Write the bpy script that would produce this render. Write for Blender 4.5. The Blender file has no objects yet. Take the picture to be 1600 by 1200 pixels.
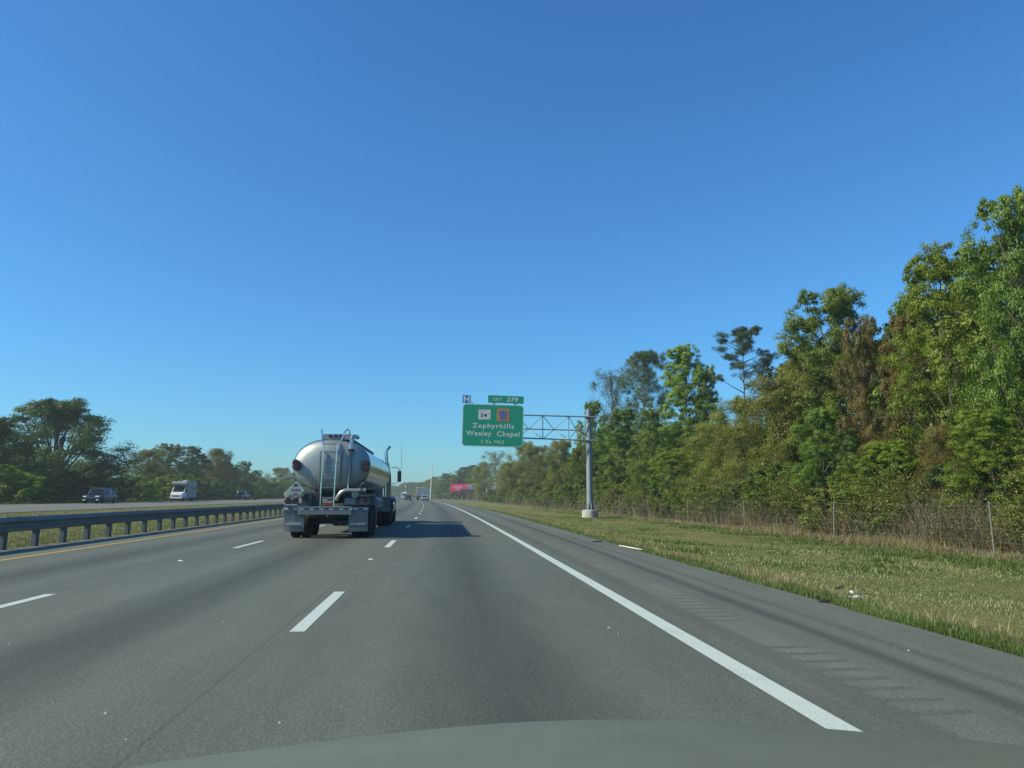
import bpy, math, random
import numpy as np
from math import sin, cos, tan, atan, atan2, pi, radians, sqrt
from mathutils import Vector, Matrix

random.seed(7)
S = bpy.context.scene
COL = S.collection

# ------------------------------------------------------------------ camera
F_PX, EYE, HOR, VPX = 1162.0, 1.32, 775.0, 692.0        # photograph pixels (1600 x 1200)
PITCH = atan((HOR - 600) / F_PX)
YAW = atan((800 - VPX) * cos(PITCH) / F_PX)
camd = bpy.data.cameras.new('camera')
cam = bpy.data.objects.new('camera', camd)
COL.objects.link(cam)
camd.sensor_width = 36
camd.lens = 36 * F_PX / 1600
camd.clip_start, camd.clip_end = 0.1, 6000
cam.location = (0, 0, EYE)
cam.rotation_euler = (pi / 2 + PITCH, 0, -YAW)
S.camera = cam

# ------------------------------------------------------------------ sky and sun
SUN_EL, SUN_AZ = 38.0, 191.0      # azimuth of the direction TOWARDS the sun, degrees ccw from +X
sd = Vector((cos(radians(SUN_EL)) * cos(radians(SUN_AZ)), cos(radians(SUN_EL)) * sin(radians(SUN_AZ)), sin(radians(SUN_EL))))
world = bpy.data.worlds.new('World')
S.world = world
world.use_nodes = True
wn, wl = world.node_tree.nodes, world.node_tree.links
wn.clear()
sky = wn.new('ShaderNodeTexSky')
sky.sky_type = 'NISHITA'
sky.sun_disc = False
sky.sun_elevation = radians(SUN_EL)
sky.sun_rotation = atan2(sd.x, sd.y)
sky.air_density = 1.25
sky.dust_density = 0.35
sky.ozone_density = 3.2
bg = wn.new('ShaderNodeBackground')
bg.inputs['Strength'].default_value = 0.10
wo = wn.new('ShaderNodeOutputWorld')
tint = wn.new('ShaderNodeMixRGB')
tint.blend_type = 'MULTIPLY'
tint.inputs[0].default_value = 1
tint.inputs[2].default_value = (.385, .84, 1.24, 1)
wl.new(sky.outputs[0], tint.inputs[1])
wl.new(tint.outputs[0], bg.inputs[0])
wl.new(bg.outputs[0], wo.inputs[0])

ld = bpy.data.lights.new('sun', 'SUN')
ld.energy = 4.9
ld.angle = radians(0.5)
ld.color = (1.0, 0.92, 0.66)
sun = bpy.data.objects.new('sun', ld)
COL.objects.link(sun)
sun.rotation_euler = (-sd).to_track_quat('-Z', 'Y').to_euler()

S.view_settings.view_transform = 'Standard'
S.view_settings.look = 'None'
S.view_settings.exposure = 0.35
S.view_settings.gamma = 1
S.view_settings.use_curve_mapping = False
S.render.engine = 'CYCLES'
S.cycles.max_bounces = 8
S.cycles.diffuse_bounces = 3
S.cycles.glossy_bounces = 3
S.cycles.transmission_bounces = 4
S.cycles.volume_bounces = 1
S.cycles.use_denoising = True
S.cycles.caustics_reflective = False
S.cycles.caustics_refractive = False

# ------------------------------------------------------------------ projection helpers (photograph pixels -> places)
_F = np.array([sin(YAW) * cos(PITCH), cos(YAW) * cos(PITCH), sin(PITCH)])
_R = np.array([cos(YAW), -sin(YAW), 0.0])
_U = np.cross(_R, _F)


def ray(px, py):
    return _F * F_PX + _R * (px - 800) - _U * (py - 600)


def pt(px, py, Y):
    d = ray(px, py)
    t = Y / d[1]
    return Vector((d[0] * t, Y, EYE + d[2] * t))


def gnd(px, py, z=0.0):
    d = ray(px, py)
    t = (z - EYE) / d[2]
    return Vector((d[0] * t, d[1] * t, z))


def curve(Y):
    """lateral drift of the road (bends gently left)"""
    if Y < 8:
        return 0.0
    if Y < 600:
        return -1.3e-4 * (Y - 8) ** 2
    return -1.3e-4 * 592 ** 2 - 2.6e-4 * 592 * (Y - 600)


def heading(Y):
    return 2.6e-4 * max(0, min(Y, 600) - 8)


def place(px, u):
    """the point where the sight line through photo column px crosses the line u metres right of the road axis"""
    d = ray(px, HOR)
    k = d[0] / d[1]
    lo, hi = 3.0, 1500.0
    f = lambda Y: k * Y - (u + curve(Y))
    s = 1 if f(hi) > 0 else -1
    if f(lo) * f(hi) > 0:
        return None
    for _ in range(60):
        m = (lo + hi) / 2
        if f(m) * s > 0:
            hi = m
        else:
            lo = m
    return lo


def gz(u):
    """height of the ground at u metres right of the road axis"""
    P = [(-2000, .4), (-60, .4), (-43, .46), (-22, .46), (-19.5, .42), (-13, .0), (-11.2, -.03), (-10.9, -.05), (4.78, -.05), (5.2, -.03),
         (9, -.30), (14, -.5), (19, -.46), (2000, -.46)]
    for (a, za), (b, zb) in zip(P, P[1:]):
        if u <= b:
            return za + (zb - za) * (u - a) / (b - a)
    return P[-1][1]


# ------------------------------------------------------------------ materials
MATS = {}


class NT:
    def __init__(s, name):
        s.m = bpy.data.materials.new(name)
        s.m.use_nodes = True
        s.n = s.m.node_tree.nodes
        s.l = s.m.node_tree.links
        s.n.clear()
        s.out = s.n.new('ShaderNodeOutputMaterial')

    def node(s, t, **kw):
        nd = s.n.new(t)
        ins = kw.pop('ins', {})
        for k, v in kw.items():
            setattr(nd, k, v)
        for k, v in ins.items():
            if hasattr(v, 'links') or isinstance(v, bpy.types.NodeSocket):
                s.l.new(v, nd.inputs[k])
            else:
                nd.inputs[k].default_value = v
        return nd

    def math(s, op, a, b=0.0, c=0.0, clamp=False):
        return s.node('ShaderNodeMath', operation=op, use_clamp=clamp, ins={0: a, 1: b, 2: c}).outputs[0]

    def mix(s, f, a, b, bt='MIX'):
        a = a if isinstance(a, bpy.types.NodeSocket) else (*a, 1)
        b = b if isinstance(b, bpy.types.NodeSocket) else (*b, 1)
        return s.node('ShaderNodeMixRGB', blend_type=bt, ins={0: f, 1: a, 2: b}).outputs[0]

    def noise(s, scale, detail=3, rough=.55, vec=None, dist=0.0):
        ins = {'Scale': scale, 'Detail': detail, 'Roughness': rough, 'Distortion': dist}
        if vec is not None:
            ins['Vector'] = vec
        return s.node('ShaderNodeTexNoise', ins=ins).outputs['Fac']

    def ramp(s, f, lo, hi):
        return s.node('ShaderNodeMapRange', ins={0: f, 1: lo, 2: hi, 3: 0.0, 4: 1.0}).outputs[0]

    def band(s, x, a, b, soft):
        """1 between a and b"""
        return s.math('MULTIPLY', s.ramp(x, a - soft, a + soft), s.ramp(x, b + soft, b - soft))

    def bsdf(s, color, rough=.6, metal=0.0, spec=.5, bump=None, bstr=.3, bdist=.01, **kw):
        ins = {'Base Color': color if isinstance(color, bpy.types.NodeSocket) else (*color, 1), 'Roughness': rough,
               'Metallic': metal, 'Specular IOR Level': spec}
        ins.update(kw)
        b = s.node('ShaderNodeBsdfPrincipled', ins=ins)
        if bump is not None:
            bn = s.node('ShaderNodeBump', ins={'Height': bump, 'Strength': bstr, 'Distance': bdist})
            s.l.new(bn.outputs[0], b.inputs['Normal'])
        s.l.new(b.outputs[0], s.out.inputs[0])
        return b


def simple(name, color, rough=.6, metal=0.0, spec=.5, grime=.12, gscale=3.0, bump=0.0, **kw):
    """a paint / metal / rubber with a little uneven dirt"""
    if name in MATS:
        return MATS[name]
    t = NT(name)
    tc = t.node('ShaderNodeTexCoord').outputs['Object']
    n1 = t.noise(gscale, 5, .6, tc)
    n2 = t.noise(gscale * 9, 3, .6, tc)
    f = t.math('MULTIPLY', t.ramp(n1, .35, .75), grime * 1.6)
    dirt = tuple(c * .45 + .02 for c in color)
    col = t.mix(f, color, dirt)
    r = t.math('ADD', rough - .06, t.math('MULTIPLY', n2, .14))
    t.bsdf(col, r, metal, spec, bump=n2 if bump else None, bstr=bump, **kw)
    MATS[name] = t.m
    return t.m


def glass_dark(name='dark_glass', color=(.012, .018, .022)):
    if name in MATS:
        return MATS[name]
    t = NT(name)
    t.bsdf(color, .06, 0, .35)
    MATS[name] = t.m
    return t.m


def asphalt(name, base, kind):
    t = NT(name)
    uv = t.node('ShaderNodeUVMap', uv_map='uv').outputs[0]
    sx = t.node('ShaderNodeSeparateXYZ', ins={0: uv})
    u, v = sx.outputs[0], sx.outputs[1]
    stretch = t.node('ShaderNodeMapping', ins={0: uv, 3: (1, .06, 1)}).outputs[0]
    stretch2 = t.node('ShaderNodeMapping', ins={0: uv, 3: (1, .18, 1)}).outputs[0]
    agg = t.noise(95, 2, .7, uv)
    agg2 = t.node('ShaderNodeTexVoronoi', ins={'Vector': uv, 'Scale': 42.0}).outputs['Distance']
    mid = t.noise(3.2, 5, .6, stretch2)
    crs = t.noise(34, 3, .75, uv)
    big = t.noise(.5, 4, .55, stretch)
    lng = t.noise(1.3, 4, .6, stretch)
    f = t.math('ADD', .62, t.math('MULTIPLY', agg, .38))
    f = t.math('MULTIPLY', f, t.math('ADD', .78, t.math('MULTIPLY', agg2, .38)))
    f = t.math('MULTIPLY', f, t.math('ADD', .66, t.math('MULTIPLY', crs, .68)))
    f = t.math('MULTIPLY', f, t.math('ADD', .76, t.math('MULTIPLY', mid, .48)))
    f = t.math('MULTIPLY', f, t.math('ADD', .64, t.math('MULTIPLY', big, .72)))
    wob = t.math('ADD', u, t.math('MULTIPLY', t.math('SUBTRACT', lng, .5), .35))
    ck = t.node('ShaderNodeTexVoronoi', feature='DISTANCE_TO_EDGE', ins={'Vector': t.node('ShaderNodeMapping', ins={0: t.node('ShaderNodeVectorMath', operation='ADD', ins={0: uv, 1: t.node('ShaderNodeTexNoise', ins={'Vector': uv, 'Scale': 1.3, 'Detail': 4.0}).outputs['Color']}).outputs[0], 3: (.16, .05, 1)}).outputs[0], 'Scale': 1.0}).outputs['Distance']
    ckm = t.math('MULTIPLY', t.ramp(ck, .0035, .0012), t.ramp(t.noise(.35, 3, .5, uv), .52, .6))
    f = t.math('MULTIPLY', f, t.math('SUBTRACT', 1.0, t.math('MULTIPLY', ckm, .45)))
    if kind == 'road':
        # oil-darkened middles and polished, paler wheel paths of the three lanes
        for c in (.45, -3.3, -7.15):
            oil = t.band(wob, c - .42, c + .42, .42)
            f = t.math('MULTIPLY', f, t.math('SUBTRACT', 1.0, t.math('MULTIPLY', oil, .38)))
            for s_ in (-.95, .95):
                wp = t.band(wob, c + s_ - .25, c + s_ + .25, .3)
                f = t.math('MULTIPLY', f, t.math('ADD', 1.0, t.math('MULTIPLY', wp, .10)))
        joint = t.band(t.math('ADD', u, t.math('MULTIPLY', t.math('SUBTRACT', mid, .5), .06)), -1.60, -1.585, .012)
        f = t.math('MULTIPLY', f, t.math('SUBTRACT', 1.0, t.math('MULTIPLY', joint, .35)))
    elif kind == 'shoulder':
        # dark new seam beside the white line, two long tyre marks drifting across
        seam = t.band(wob, 1.5, 2.86, .03)
        f = t.math('MULTIPLY', f, t.math('SUBTRACT', 1.0, t.math('MULTIPLY', seam, .26)))
        gm = t.math('MODULO', t.math('ADD', v, -1.15 + 345.0 + .1), 3.45)
        gp = t.math('MODULO', gm, .29)
        gd = t.math('MULTIPLY', t.band(gp, .05, .15, .02), t.math('MULTIPLY', t.ramp(gm, 2.28, 2.24), t.band(u, 2.91, 3.31, .01)))
        f = t.math('MULTIPLY', f, t.math('SUBTRACT', 1.0, t.math('MULTIPLY', gd, t.math('ADD', .0, t.math('MULTIPLY', mid, .5)))))
        dr = t.math('ADD', u, t.math('MULTIPLY', v, -.006))
        dr = t.math('ADD', dr, t.math('MULTIPLY', t.math('SUBTRACT', lng, .5), .16))
        for c, a, w_ in ((3.62, .44, .10), (4.02, .32, .05), (3.42, .16, .2)):
            mk = t.band(dr, c - w_, c + w_, .07)
            mk = t.math('MULTIPLY', mk, t.math('ADD', .6, t.math('MULTIPLY', lng, .7)))
            f = t.math('MULTIPLY', f, t.math('SUBTRACT', 1.0, t.math('MULTIPLY', mk, a)))
    col = t.mix(f, (0, 0, 0), tuple(c * 1.32 for c in base))
    spk = t.ramp(t.noise(160, 1, .5, uv), .70, .78)
    col = t.mix(t.math('MULTIPLY', spk, .5), col, (.24, .25, .24))
    t.bsdf(col, .78, 0, .35, bump=t.math('ADD', agg, agg2), bstr=.55, bdist=.006)
    return t.m


def ground_mat():
    t = NT('verge_ground')
    uv = t.node('ShaderNodeUVMap', uv_map='uv').outputs[0]
    sx = t.node('ShaderNodeSeparateXYZ', ins={0: uv})
    u = sx.outputs[0]
    st = t.node('ShaderNodeMapping', ins={0: uv, 3: (1, .45, 1)}).outputs[0]
    a = t.noise(.35, 5, .6, st)
    b = t.noise(1.7, 5, .65, st)
    c = t.noise(14, 4, .7, uv)
    d = t.noise(60, 2, .7, uv)
    green = t.mix(t.ramp(b, .3, .7), (.105, .135, .036), (.168, .185, .062))
    straw = t.mix(t.ramp(c, .3, .7), (.200, .180, .068), (.29, .250, .11))
    col = t.mix(t.ramp(t.math('ADD', t.math('MULTIPLY', a, .6), t.math('MULTIPLY', b, .4)), .44, .66), green, straw)
    soil = t.mix(t.ramp(c, .3, .7), (.10, .080, .055), (.20, .17, .13))
    wu = t.math('ADD', u, t.math('MULTIPLY', t.math('SUBTRACT', b, .5), 2.2))
    col = t.mix(t.math('MULTIPLY', t.ramp(wu, 15.2, 17.0), .85), col, soil)
    wl_ = t.math('ADD', u, t.math('MULTIPLY', t.math('SUBTRACT', c, .5), .5))
    col = t.mix(t.math('MULTIPLY', t.band(wl_, -11.9, -10.8, .25), .8), col, (.20, .18, .14))
    wm = t.math('ADD', u, t.math('MULTIPLY', t.math('SUBTRACT', b, .5), 3.0))
    col = t.mix(t.math('MULTIPLY', t.band(wm, -22.5, -20.3, .5), .55), col, (.20, .13, .075))
    col = t.mix(t.math('MULTIPLY', t.ramp(d, .35, .7), .35), col, (.035, .045, .015))
    t.bsdf(col, .9, 0, .15, bump=t.math('ADD', c, d), bstr=.8, bdist=.05)
    return t.m


def leaf_mat(name, dark, light, third=None, transl=.42, gloss=.018):
    if name in MATS:
        return MATS[name]
    t = NT(name)
    tone = t.node('ShaderNodeAttribute', attribute_name='tone').outputs['Fac']
    oi = t.node('ShaderNodeObjectInfo').outputs['Random']
    tc = t.node('ShaderNodeTexCoord').outputs['Object']
    n = t.noise(.55, 2, .5, tc)
    k = t.math('ADD', t.math('MULTIPLY', tone, .75), t.math('MULTIPLY', t.ramp(n, .35, .65), .40), clamp=True)
    col = t.mix(k, dark, light)
    if third:
        col = t.mix(t.math('MULTIPLY', t.ramp(n, .5, .72), .7), col, third)
    hsv = t.node('ShaderNodeHueSaturation', ins={'Hue': t.math('ADD', .488, t.math('MULTIPLY', oi, .024)), 'Saturation': 1.0,
                 'Value': t.math('ADD', .86, t.math('MULTIPLY', oi, .28)), 'Color': col}).outputs[0]
    df = t.node('ShaderNodeBsdfDiffuse', ins={0: hsv})
    tr = t.node('ShaderNodeBsdfTranslucent', ins={0: t.mix(.5, hsv, (light[0] * 1.2, light[1] * 1.3, light[2] * .6))})
    m1 = t.node('ShaderNodeMixShader', ins={0: transl, 1: df.outputs[0], 2: tr.outputs[0]})
    gl = t.node('ShaderNodeBsdfGlossy', ins={0: (1, 1, 1, 1), 1: .45})
    m2 = t.node('ShaderNodeMixShader', ins={0: gloss, 1: m1.outputs[0], 2: gl.outputs[0]})
    t.l.new(m2.outputs[0], t.out.inputs[0])
    MATS[name] = t.m
    return t.m


def bark_mat(name, a, b):
    if name in MATS:
        return MATS[name]
    t = NT(name)
    tc = t.node('ShaderNodeTexCoord').outputs['Object']
    mp = t.node('ShaderNodeMapping', ins={0: tc, 3: (1, 1, .25)}).outputs[0]
    n = t.noise(9, 5, .65, mp)
    t.bsdf(t.mix(t.ramp(n, .3, .7), a, b), .9, 0, .1, bump=n, bstr=.7, bdist=.03)
    MATS[name] = t.m
    return t.m


M_ROAD = asphalt('road_asphalt', (.086, .098, .080), 'road')
M_SHO = asphalt('shoulder_asphalt', (.102, .114, .092), 'shoulder')
M_OPP = asphalt('far_asphalt', (.125, .132, .110), 'plain')
M_GND = ground_mat()


def paint(name, col, wear=.5):
    t = NT(name)
    uv = t.node('ShaderNodeUVMap', uv_map='uv').outputs[0]
    n = t.noise(38, 4, .7, uv)
    b = t.noise(2.5, 4, .6, uv)
    k = t.math('MULTIPLY', t.ramp(t.math('ADD', t.math('MULTIPLY', n, .7), t.math('MULTIPLY', b, .3)), .50, .66), wear)
    t.bsdf(t.mix(k, col, tuple(c * .35 for c in col)), .6, 0, .4, bump=n, bstr=.3, bdist=.004)
    return t.m


M_WHITE = paint('white_road_paint', (.46, .51, .47), .45)
M_YEL = paint('yellow_road_paint', (.46, .28, .045), .45)


# ------------------------------------------------------------------ mesh building
class MB:
    def __init__(s):
        s.v, s.f = [], []

    def add(s, vs, fs):
        b = len(s.v)
        s.v += [tuple(p) for p in vs]
        s.f += [tuple(i + b for i in q) for q in fs]
        return s

    def box(s, c, d, rot=None):
        x, y, z = d[0] / 2, d[1] / 2, d[2] / 2
        vs = [Vector((a * x, b * y, e * z)) for e in (-1, 1) for b in (-1, 1) for a in (-1, 1)]
        if rot is not None:
            vs = [rot @ p for p in vs]
        vs = [p + Vector(c) for p in vs]
        return s.add(vs, [(0, 2, 3, 1), (4, 5, 7, 6), (0, 1, 5, 4), (2, 6, 7, 3), (0, 4, 6, 2), (1, 3, 7, 5)])

    def bbox(s, c, d, bev=.02):
        """bevelled box: chamfered on the four edges along its longest axis pairs"""
        x, y, z = d[0] / 2, d[1] / 2, d[2] / 2
        b = min(bev, x * .9, y * .9, z * .9)
        vs, idx = [], {}
        for sx in (-1, 1):
            for sy in (-1, 1):
                for sz in (-1, 1):
                    for k in range(3):
                        p = [sx * x, sy * y, sz * z]
                        for j in range(3):
                            if j != k:
                                p[j] -= (sx, sy, sz)[j] * b
                        idx[(sx, sy, sz, k)] = len(vs)
                        vs.append((p[0] + c[0], p[1] + c[1], p[2] + c[2]))
        fs = []
        sg = (-1, 1)
        for k in range(3):
            o = [j for j in range(3) if j != k]
            for q in sg:
                def key(a, bb):
                    t3 = [0, 0, 0]
                    t3[k], t3[o[0]], t3[o[1]] = q, a, bb
                    return idx[(*t3, k)]
                fs.append((key(-1, -1), key(1, -1), key(1, 1), key(-1, 1)))
        for k in range(3):       # edge chamfers along axis k
            o = [j for j in range(3) if j != k]
            for a in sg:
                for bb in sg:
                    def key(q, kk):
                        t3 = [0, 0, 0]
                        t3[k], t3[o[0]], t3[o[1]] = q, a, bb
                        return idx[(*t3, kk)]
                    fs.append((key(-1, o[0]), key(1, o[0]), key(1, o[1]), key(-1, o[1])))
        for sx in sg:
            for sy in sg:
                for sz in sg:
                    fs.append(tuple(idx[(sx, sy, sz, k)] for k in range(3)))
        return s.add(vs, fs)

    def tube(s, pts, r, n=8, cap=True):
        pts = [Vector(p) for p in pts]
        rs = r if isinstance(r, (list, tuple)) else [r] * len(pts)
        rings = []
        prev = None
        for i, p in enumerate(pts):
            a = pts[max(i - 1, 0)]
            b = pts[min(i + 1, len(pts) - 1)]
            t = (b - a)
            t = t.normalized() if t.length > 1e-9 else Vector((0, 0, 1))
            if prev is None:
                ref = Vector((0, 0, 1)) if abs(t.z) < .9 else Vector((1, 0, 0))
                nrm = t.cross(ref).normalized()
            else:
                nrm = (prev - t * prev.dot(t))
                nrm = nrm.normalized() if nrm.length > 1e-6 else t.orthogonal().normalized()
            prev = nrm
            bn = t.cross(nrm)
            rings.append([p + (nrm * cos(2 * pi * k / n) + bn * sin(2 * pi * k / n)) * rs[i] for k in range(n)])
        vs = [q for rg in rings for q in rg]
        fs = []
        for i in range(len(rings) - 1):
            for k in range(n):
                a, b = i * n + k, i * n + (k + 1) % n
                fs.append((a, b, b + n, a + n))
        if cap:
            fs.append(tuple(range(n))[::-1])
            fs.append(tuple((len(rings) - 1) * n + k for k in range(n)))
        return s.add(vs, fs)

    def loft(s, rings, close=True, caps=True):
        n = len(rings[0])
        vs = [p for r in rings for p in r]
        fs = []
        for i in range(len(rings) - 1):
            for k in range(n if close else n - 1):
                a, b = i * n + k, i * n + (k + 1) % n
                fs.append((a, b, b + n, a + n))
        if caps:
            fs.append(tuple(range(n))[::-1])
            fs.append(tuple((len(rings) - 1) * n + k for k in range(n)))
        return s.add(vs, fs)

    def prism(s, poly, y0, y1, axis='y'):
        """polygon given in (x,z) extruded along y, or in (y,z) extruded along x"""
        if axis == 'y':
            return s.loft([[(x, y0, z) for x, z in poly], [(x, y1, z) for x, z in poly]])
        if axis == 'x':
            return s.loft([[(y0, a, b) for a, b in poly], [(y1, a, b) for a, b in poly]])
        return s.loft([[(a, b, y0) for a, b in poly], [(a, b, y1) for a, b in poly]])

    def lathe(s, prof, c=(0, 0, 0), n=20, axis='x'):
        rings = []
        for a, r in prof:
            rg = []
            for k in range(n):
                t = 2 * pi * k / n
                if axis == 'x':
                    rg.append((c[0] + a, c[1] + r * cos(t), c[2] + r * sin(t)))
                elif axis == 'y':
                    rg.append((c[0] + r * cos(t), c[1] + a, c[2] + r * sin(t)))
                else:
                    rg.append((c[0] + r * cos(t), c[1] + r * sin(t), c[2] + a))
            rings.append(rg)
        return s.loft(rings)

    def mesh(s, name, mat=None, smooth=False, angle=None):
        m = bpy.data.meshes.new(name)
        m.from_pydata(s.v, [], s.f)
        if mat:
            m.materials.append(mat)
        import bmesh
        bm = bmesh.new()
        bm.from_mesh(m)
        bmesh.ops.recalc_face_normals(bm, faces=bm.faces)
        if smooth:
            lim = radians(angle or 40)
            for f in bm.faces:
                f.smooth = True
            for e in bm.edges:
                if len(e.link_faces) == 2 and e.calc_face_angle(0) > lim:
                    e.smooth = False
        bm.to_mesh(m)
        bm.free()
        return m

    def build(s, name, mat=None, parent=None, smooth=False, loc=None, angle=None):
        return link(name, s.mesh(name, mat, smooth, angle), parent, loc)


def link(name, mesh, parent=None, loc=None, rot=None, scale=None):
    o = bpy.data.objects.new(name, mesh)
    COL.objects.link(o)
    if parent:
        o.parent = parent
    if loc is not None:
        o.location = loc
    if rot is not None:
        o.rotation_euler = rot
    if scale is not None:
        o.scale = scale
    return o


def tag(o, label=None, cat=None, group=None, kind=None):
    if label:
        o['label'] = label
    if cat:
        o['category'] = cat
    if group:
        o['group'] = group
    if kind:
        o['kind'] = kind
    return o


def empty(name, loc, rz=0, label=None, cat=None, group=None, rot=None):
    e = bpy.data.objects.new(name, None)
    COL.objects.link(e)
    e.location = loc
    e.rotation_euler = rot if rot else (0, 0, rz)
    e.empty_display_size = .3
    return tag(e, label, cat, group)


def copy_tree(o, parent=None):
    c = o.copy()
    COL.objects.link(c)
    if parent:
        c.parent = parent
    for ch in [q for q in bpy.data.objects if q.parent == o]:
        copy_tree(ch, c)
    return c


def strip(name, u0, u1, ys, z, mat, parent=None, cols=1, zf=None, thick=0.0):
    """a ribbon between two offsets from the road axis, following the bend; uv = metres"""
    vs, uvs, fs = [], [], []
    us = [u0 + (u1 - u0) * i / cols for i in range(cols + 1)] if not isinstance(cols, list) else cols
    nc = len(us)
    for Y in ys:
        for u in us:
            zz = zf(u, Y) if zf else z
            vs.append((u + curve(Y), Y, zz))
            uvs.append((u, Y))
    for i in range(len(ys) - 1):
        for k in range(nc - 1):
            a = i * nc + k
            fs.append((a, a + 1, a + 1 + nc, a + nc))
    m = bpy.data.meshes.new(name)
    m.from_pydata(vs, [], fs)
    m.materials.append(mat)
    lay = m.uv_layers.new(name='uv')
    idx = np.empty(len(m.loops), dtype=np.int32)
    m.loops.foreach_get('vertex_index', idx)
    lay.data.foreach_set('uv', np.array(uvs, dtype=np.float32)[idx].ravel())
    return link(name, m, parent)


def yseq(a, b, near=1.0):
    out, y = [], a
    while y < b:
        out.append(y)
        y += max(near, abs(y) * .05)
    out.append(b)
    return out


def text_obj(name, s, x0, x1, z0, z1, y, mat, parent, bold=0.0, spacing=1.0, depth=.004):
    """lettering facing -Y that fills the box x0..x1, z0..z1 (parent coordinates)"""
    cu = bpy.data.curves.new(name, 'FONT')
    cu.body = s
    cu.size = 1
    cu.space_character = spacing
    cu.offset = bold
    cu.extrude = .01
    tmp = bpy.data.objects.new(name + '_tmp', cu)
    COL.objects.link(tmp)
    dg = bpy.context.evaluated_depsgraph_get()
    m = bpy.data.meshes.new_from_object(tmp.evaluated_get(dg))
    bpy.data.objects.remove(tmp)
    co = np.empty(len(m.vertices) * 3, dtype=np.float32)
    m.vertices.foreach_get('co', co)
    co = co.reshape(-1, 3)
    lo, hi = co.min(0), co.max(0)
    out = np.empty_like(co)
    out[:, 0] = x0 + (co[:, 0] - lo[0]) / (hi[0] - lo[0]) * (x1 - x0)
    out[:, 2] = z0 + (co[:, 1] - lo[1]) / (hi[1] - lo[1]) * (z1 - z0)
    out[:, 1] = y - (co[:, 2] - lo[2]) / max(hi[2] - lo[2], 1e-6) * depth
    m.vertices.foreach_set('co', out.ravel())
    m.materials.clear()
    m.materials.append(mat)
    m.update()
    return link(name, m, parent)


# ================================================================== THE SETTING
YS = yseq(-40, 1490, 1.2)
US = [-900, -500, -250, -120, -80, -60, -50, -43, -42.2, -22, -20.8, -19.5, -16, -13, -11.2, -10.9, 4.78, 5.2, 6, 7.5, 9, 11, 14, 16.5, 19,
      25, 40, 70, 130, 260, 500, 900]


def gzn(u, Y):
    z = gz(u)
    if u > 6 and u < 60:
        z += .05 * sin(Y * .31 + u) * sin(u * .7) * min(1, (u - 6) / 4)
    return z


ground = strip('ground', -900, 900, YS, 0, M_GND, cols=US, zf=gzn)
# keep the far ground inside the air volume
tag(ground, kind='structure')
road = strip('road', -9.4, 2.62, YS, 0, M_ROAD, cols=8)
tag(road, kind='structure')
left_sh = strip('shoulder_pavement', -10.82, -9.4, YS, 0, M_SHO, cols=2)
tag(left_sh, kind='structure')

# right shoulder with milled rumble grooves pressed into it
ysh, dips = [], {}
y = -40.0
gy = 1.15
groove_centres = []
while gy < 75:
    for k in range(8):
        groove_centres.append(gy + k * .29)
    gy += 3.45
ysh = [-40, -20, -5, 0]
for c in groove_centres:
    for d, q in ((-.09, 0), (-.045, 1), (.045, 1), (.09, 0)):
        ysh.append(c + d)
        dips[round(c + d, 4)] = q
ysh += [yy for yy in YS if yy > 76]


def shz(u, Y):
    if 2.9 < u < 3.3 and dips.get(round(Y, 4)):
        return -.009
    return 0.0


sh = strip('shoulder_pavement', 2.62, 4.8, ysh, 0, M_SHO, cols=[2.62, 2.86, 2.93, 3.24, 3.33, 3.8, 4.3, 4.8], zf=shz)
tag(sh, kind='structure')
# pavement edge drop
opp = strip('road', -42.2, -22.0, yseq(-40, 1490, 2.0), .5, M_OPP, cols=6, zf=lambda u, Y: .485)
tag(opp, kind='structure')

# painted markings
strip('edge_line', 2.20, 2.38, YS, .004, M_WHITE, road)
strip('edge_line', -9.18, -9.02, YS, .004, M_YEL, road)
y0 = 7.74
for lane_u in (-1.41, -5.28):
    k = 0
    while True:
        a = y0 + (k - 1) * 12.19 + (0.1 if lane_u < -2 else 0)
        if a > 420:
            break
        if a > 0:
            strip('lane_marking', lane_u - .075, lane_u + .075, [a, a + 1.5, a + 3.1], .004, M_WHITE, road)
        k += 1
for lane_u in (-30.0, -34.0, -38.0):
    k = 0
    while k < 26:
        a = 30 + k * 12.19
        strip('lane_marking', lane_u - .08, lane_u + .08, [a, a + 3.1], .489, M_WHITE, opp)
        k += 1
strip('edge_line', -40.9, -40.75, yseq(10, 900, 3), .489, M_WHITE, opp)
strip('edge_line', -25.2, -25.05, yseq(10, 900, 3), .489, M_YEL, opp)

# raised reflective studs
studm = simple('stud_plastic', (.55, .57, .52), .35)
stud_mesh = MB().loft([[(-.05, -.05, 0), (.05, -.05, 0), (.05, .05, 0), (-.05, .05, 0)],
                       [(-.04, -.025, .018), (.04, -.025, .018), (.04, .025, .018), (-.04, .025, .018)]]).mesh('road_stud', studm)
for lane_u in (-1.48, -5.33):
    for k in range(9):
        Y = 16.2 + (k - 0) * 12.19 * 2 - (12.19 * 0)
        o = link('road_stud', stud_mesh, road, (lane_u + curve(Y), Y, .001))

# far bank of trees needs a solid horizon: nothing else; sky is the world

# ================================================================== GUARDRAIL
galv = simple('galvanised_steel', (.17, .185, .17), .65, .05, .5, grime=.3, gscale=1.2)
galv_post = simple('weathered_post_steel', (.13, .15, .15), .75, .2, .4, grime=.35)
rail_root = empty('guardrail', (-10.85, 15, 0), 0, 'long steel guardrail on posts along the yellow edge line', 'guardrail')
wprof = [(-.0, .335), (.06, .365), (.075, .42), (.0, .475), (-.0, .505), (.0, .535), (.075, .59), (.06, .645), (0, .70), (-.012, .70),
         (-.012, .335)]
# two corrugated beams, one on each side of the posts, make the barrier look like a deep box from the road
RU = -10.85
sec = 4.5


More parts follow.
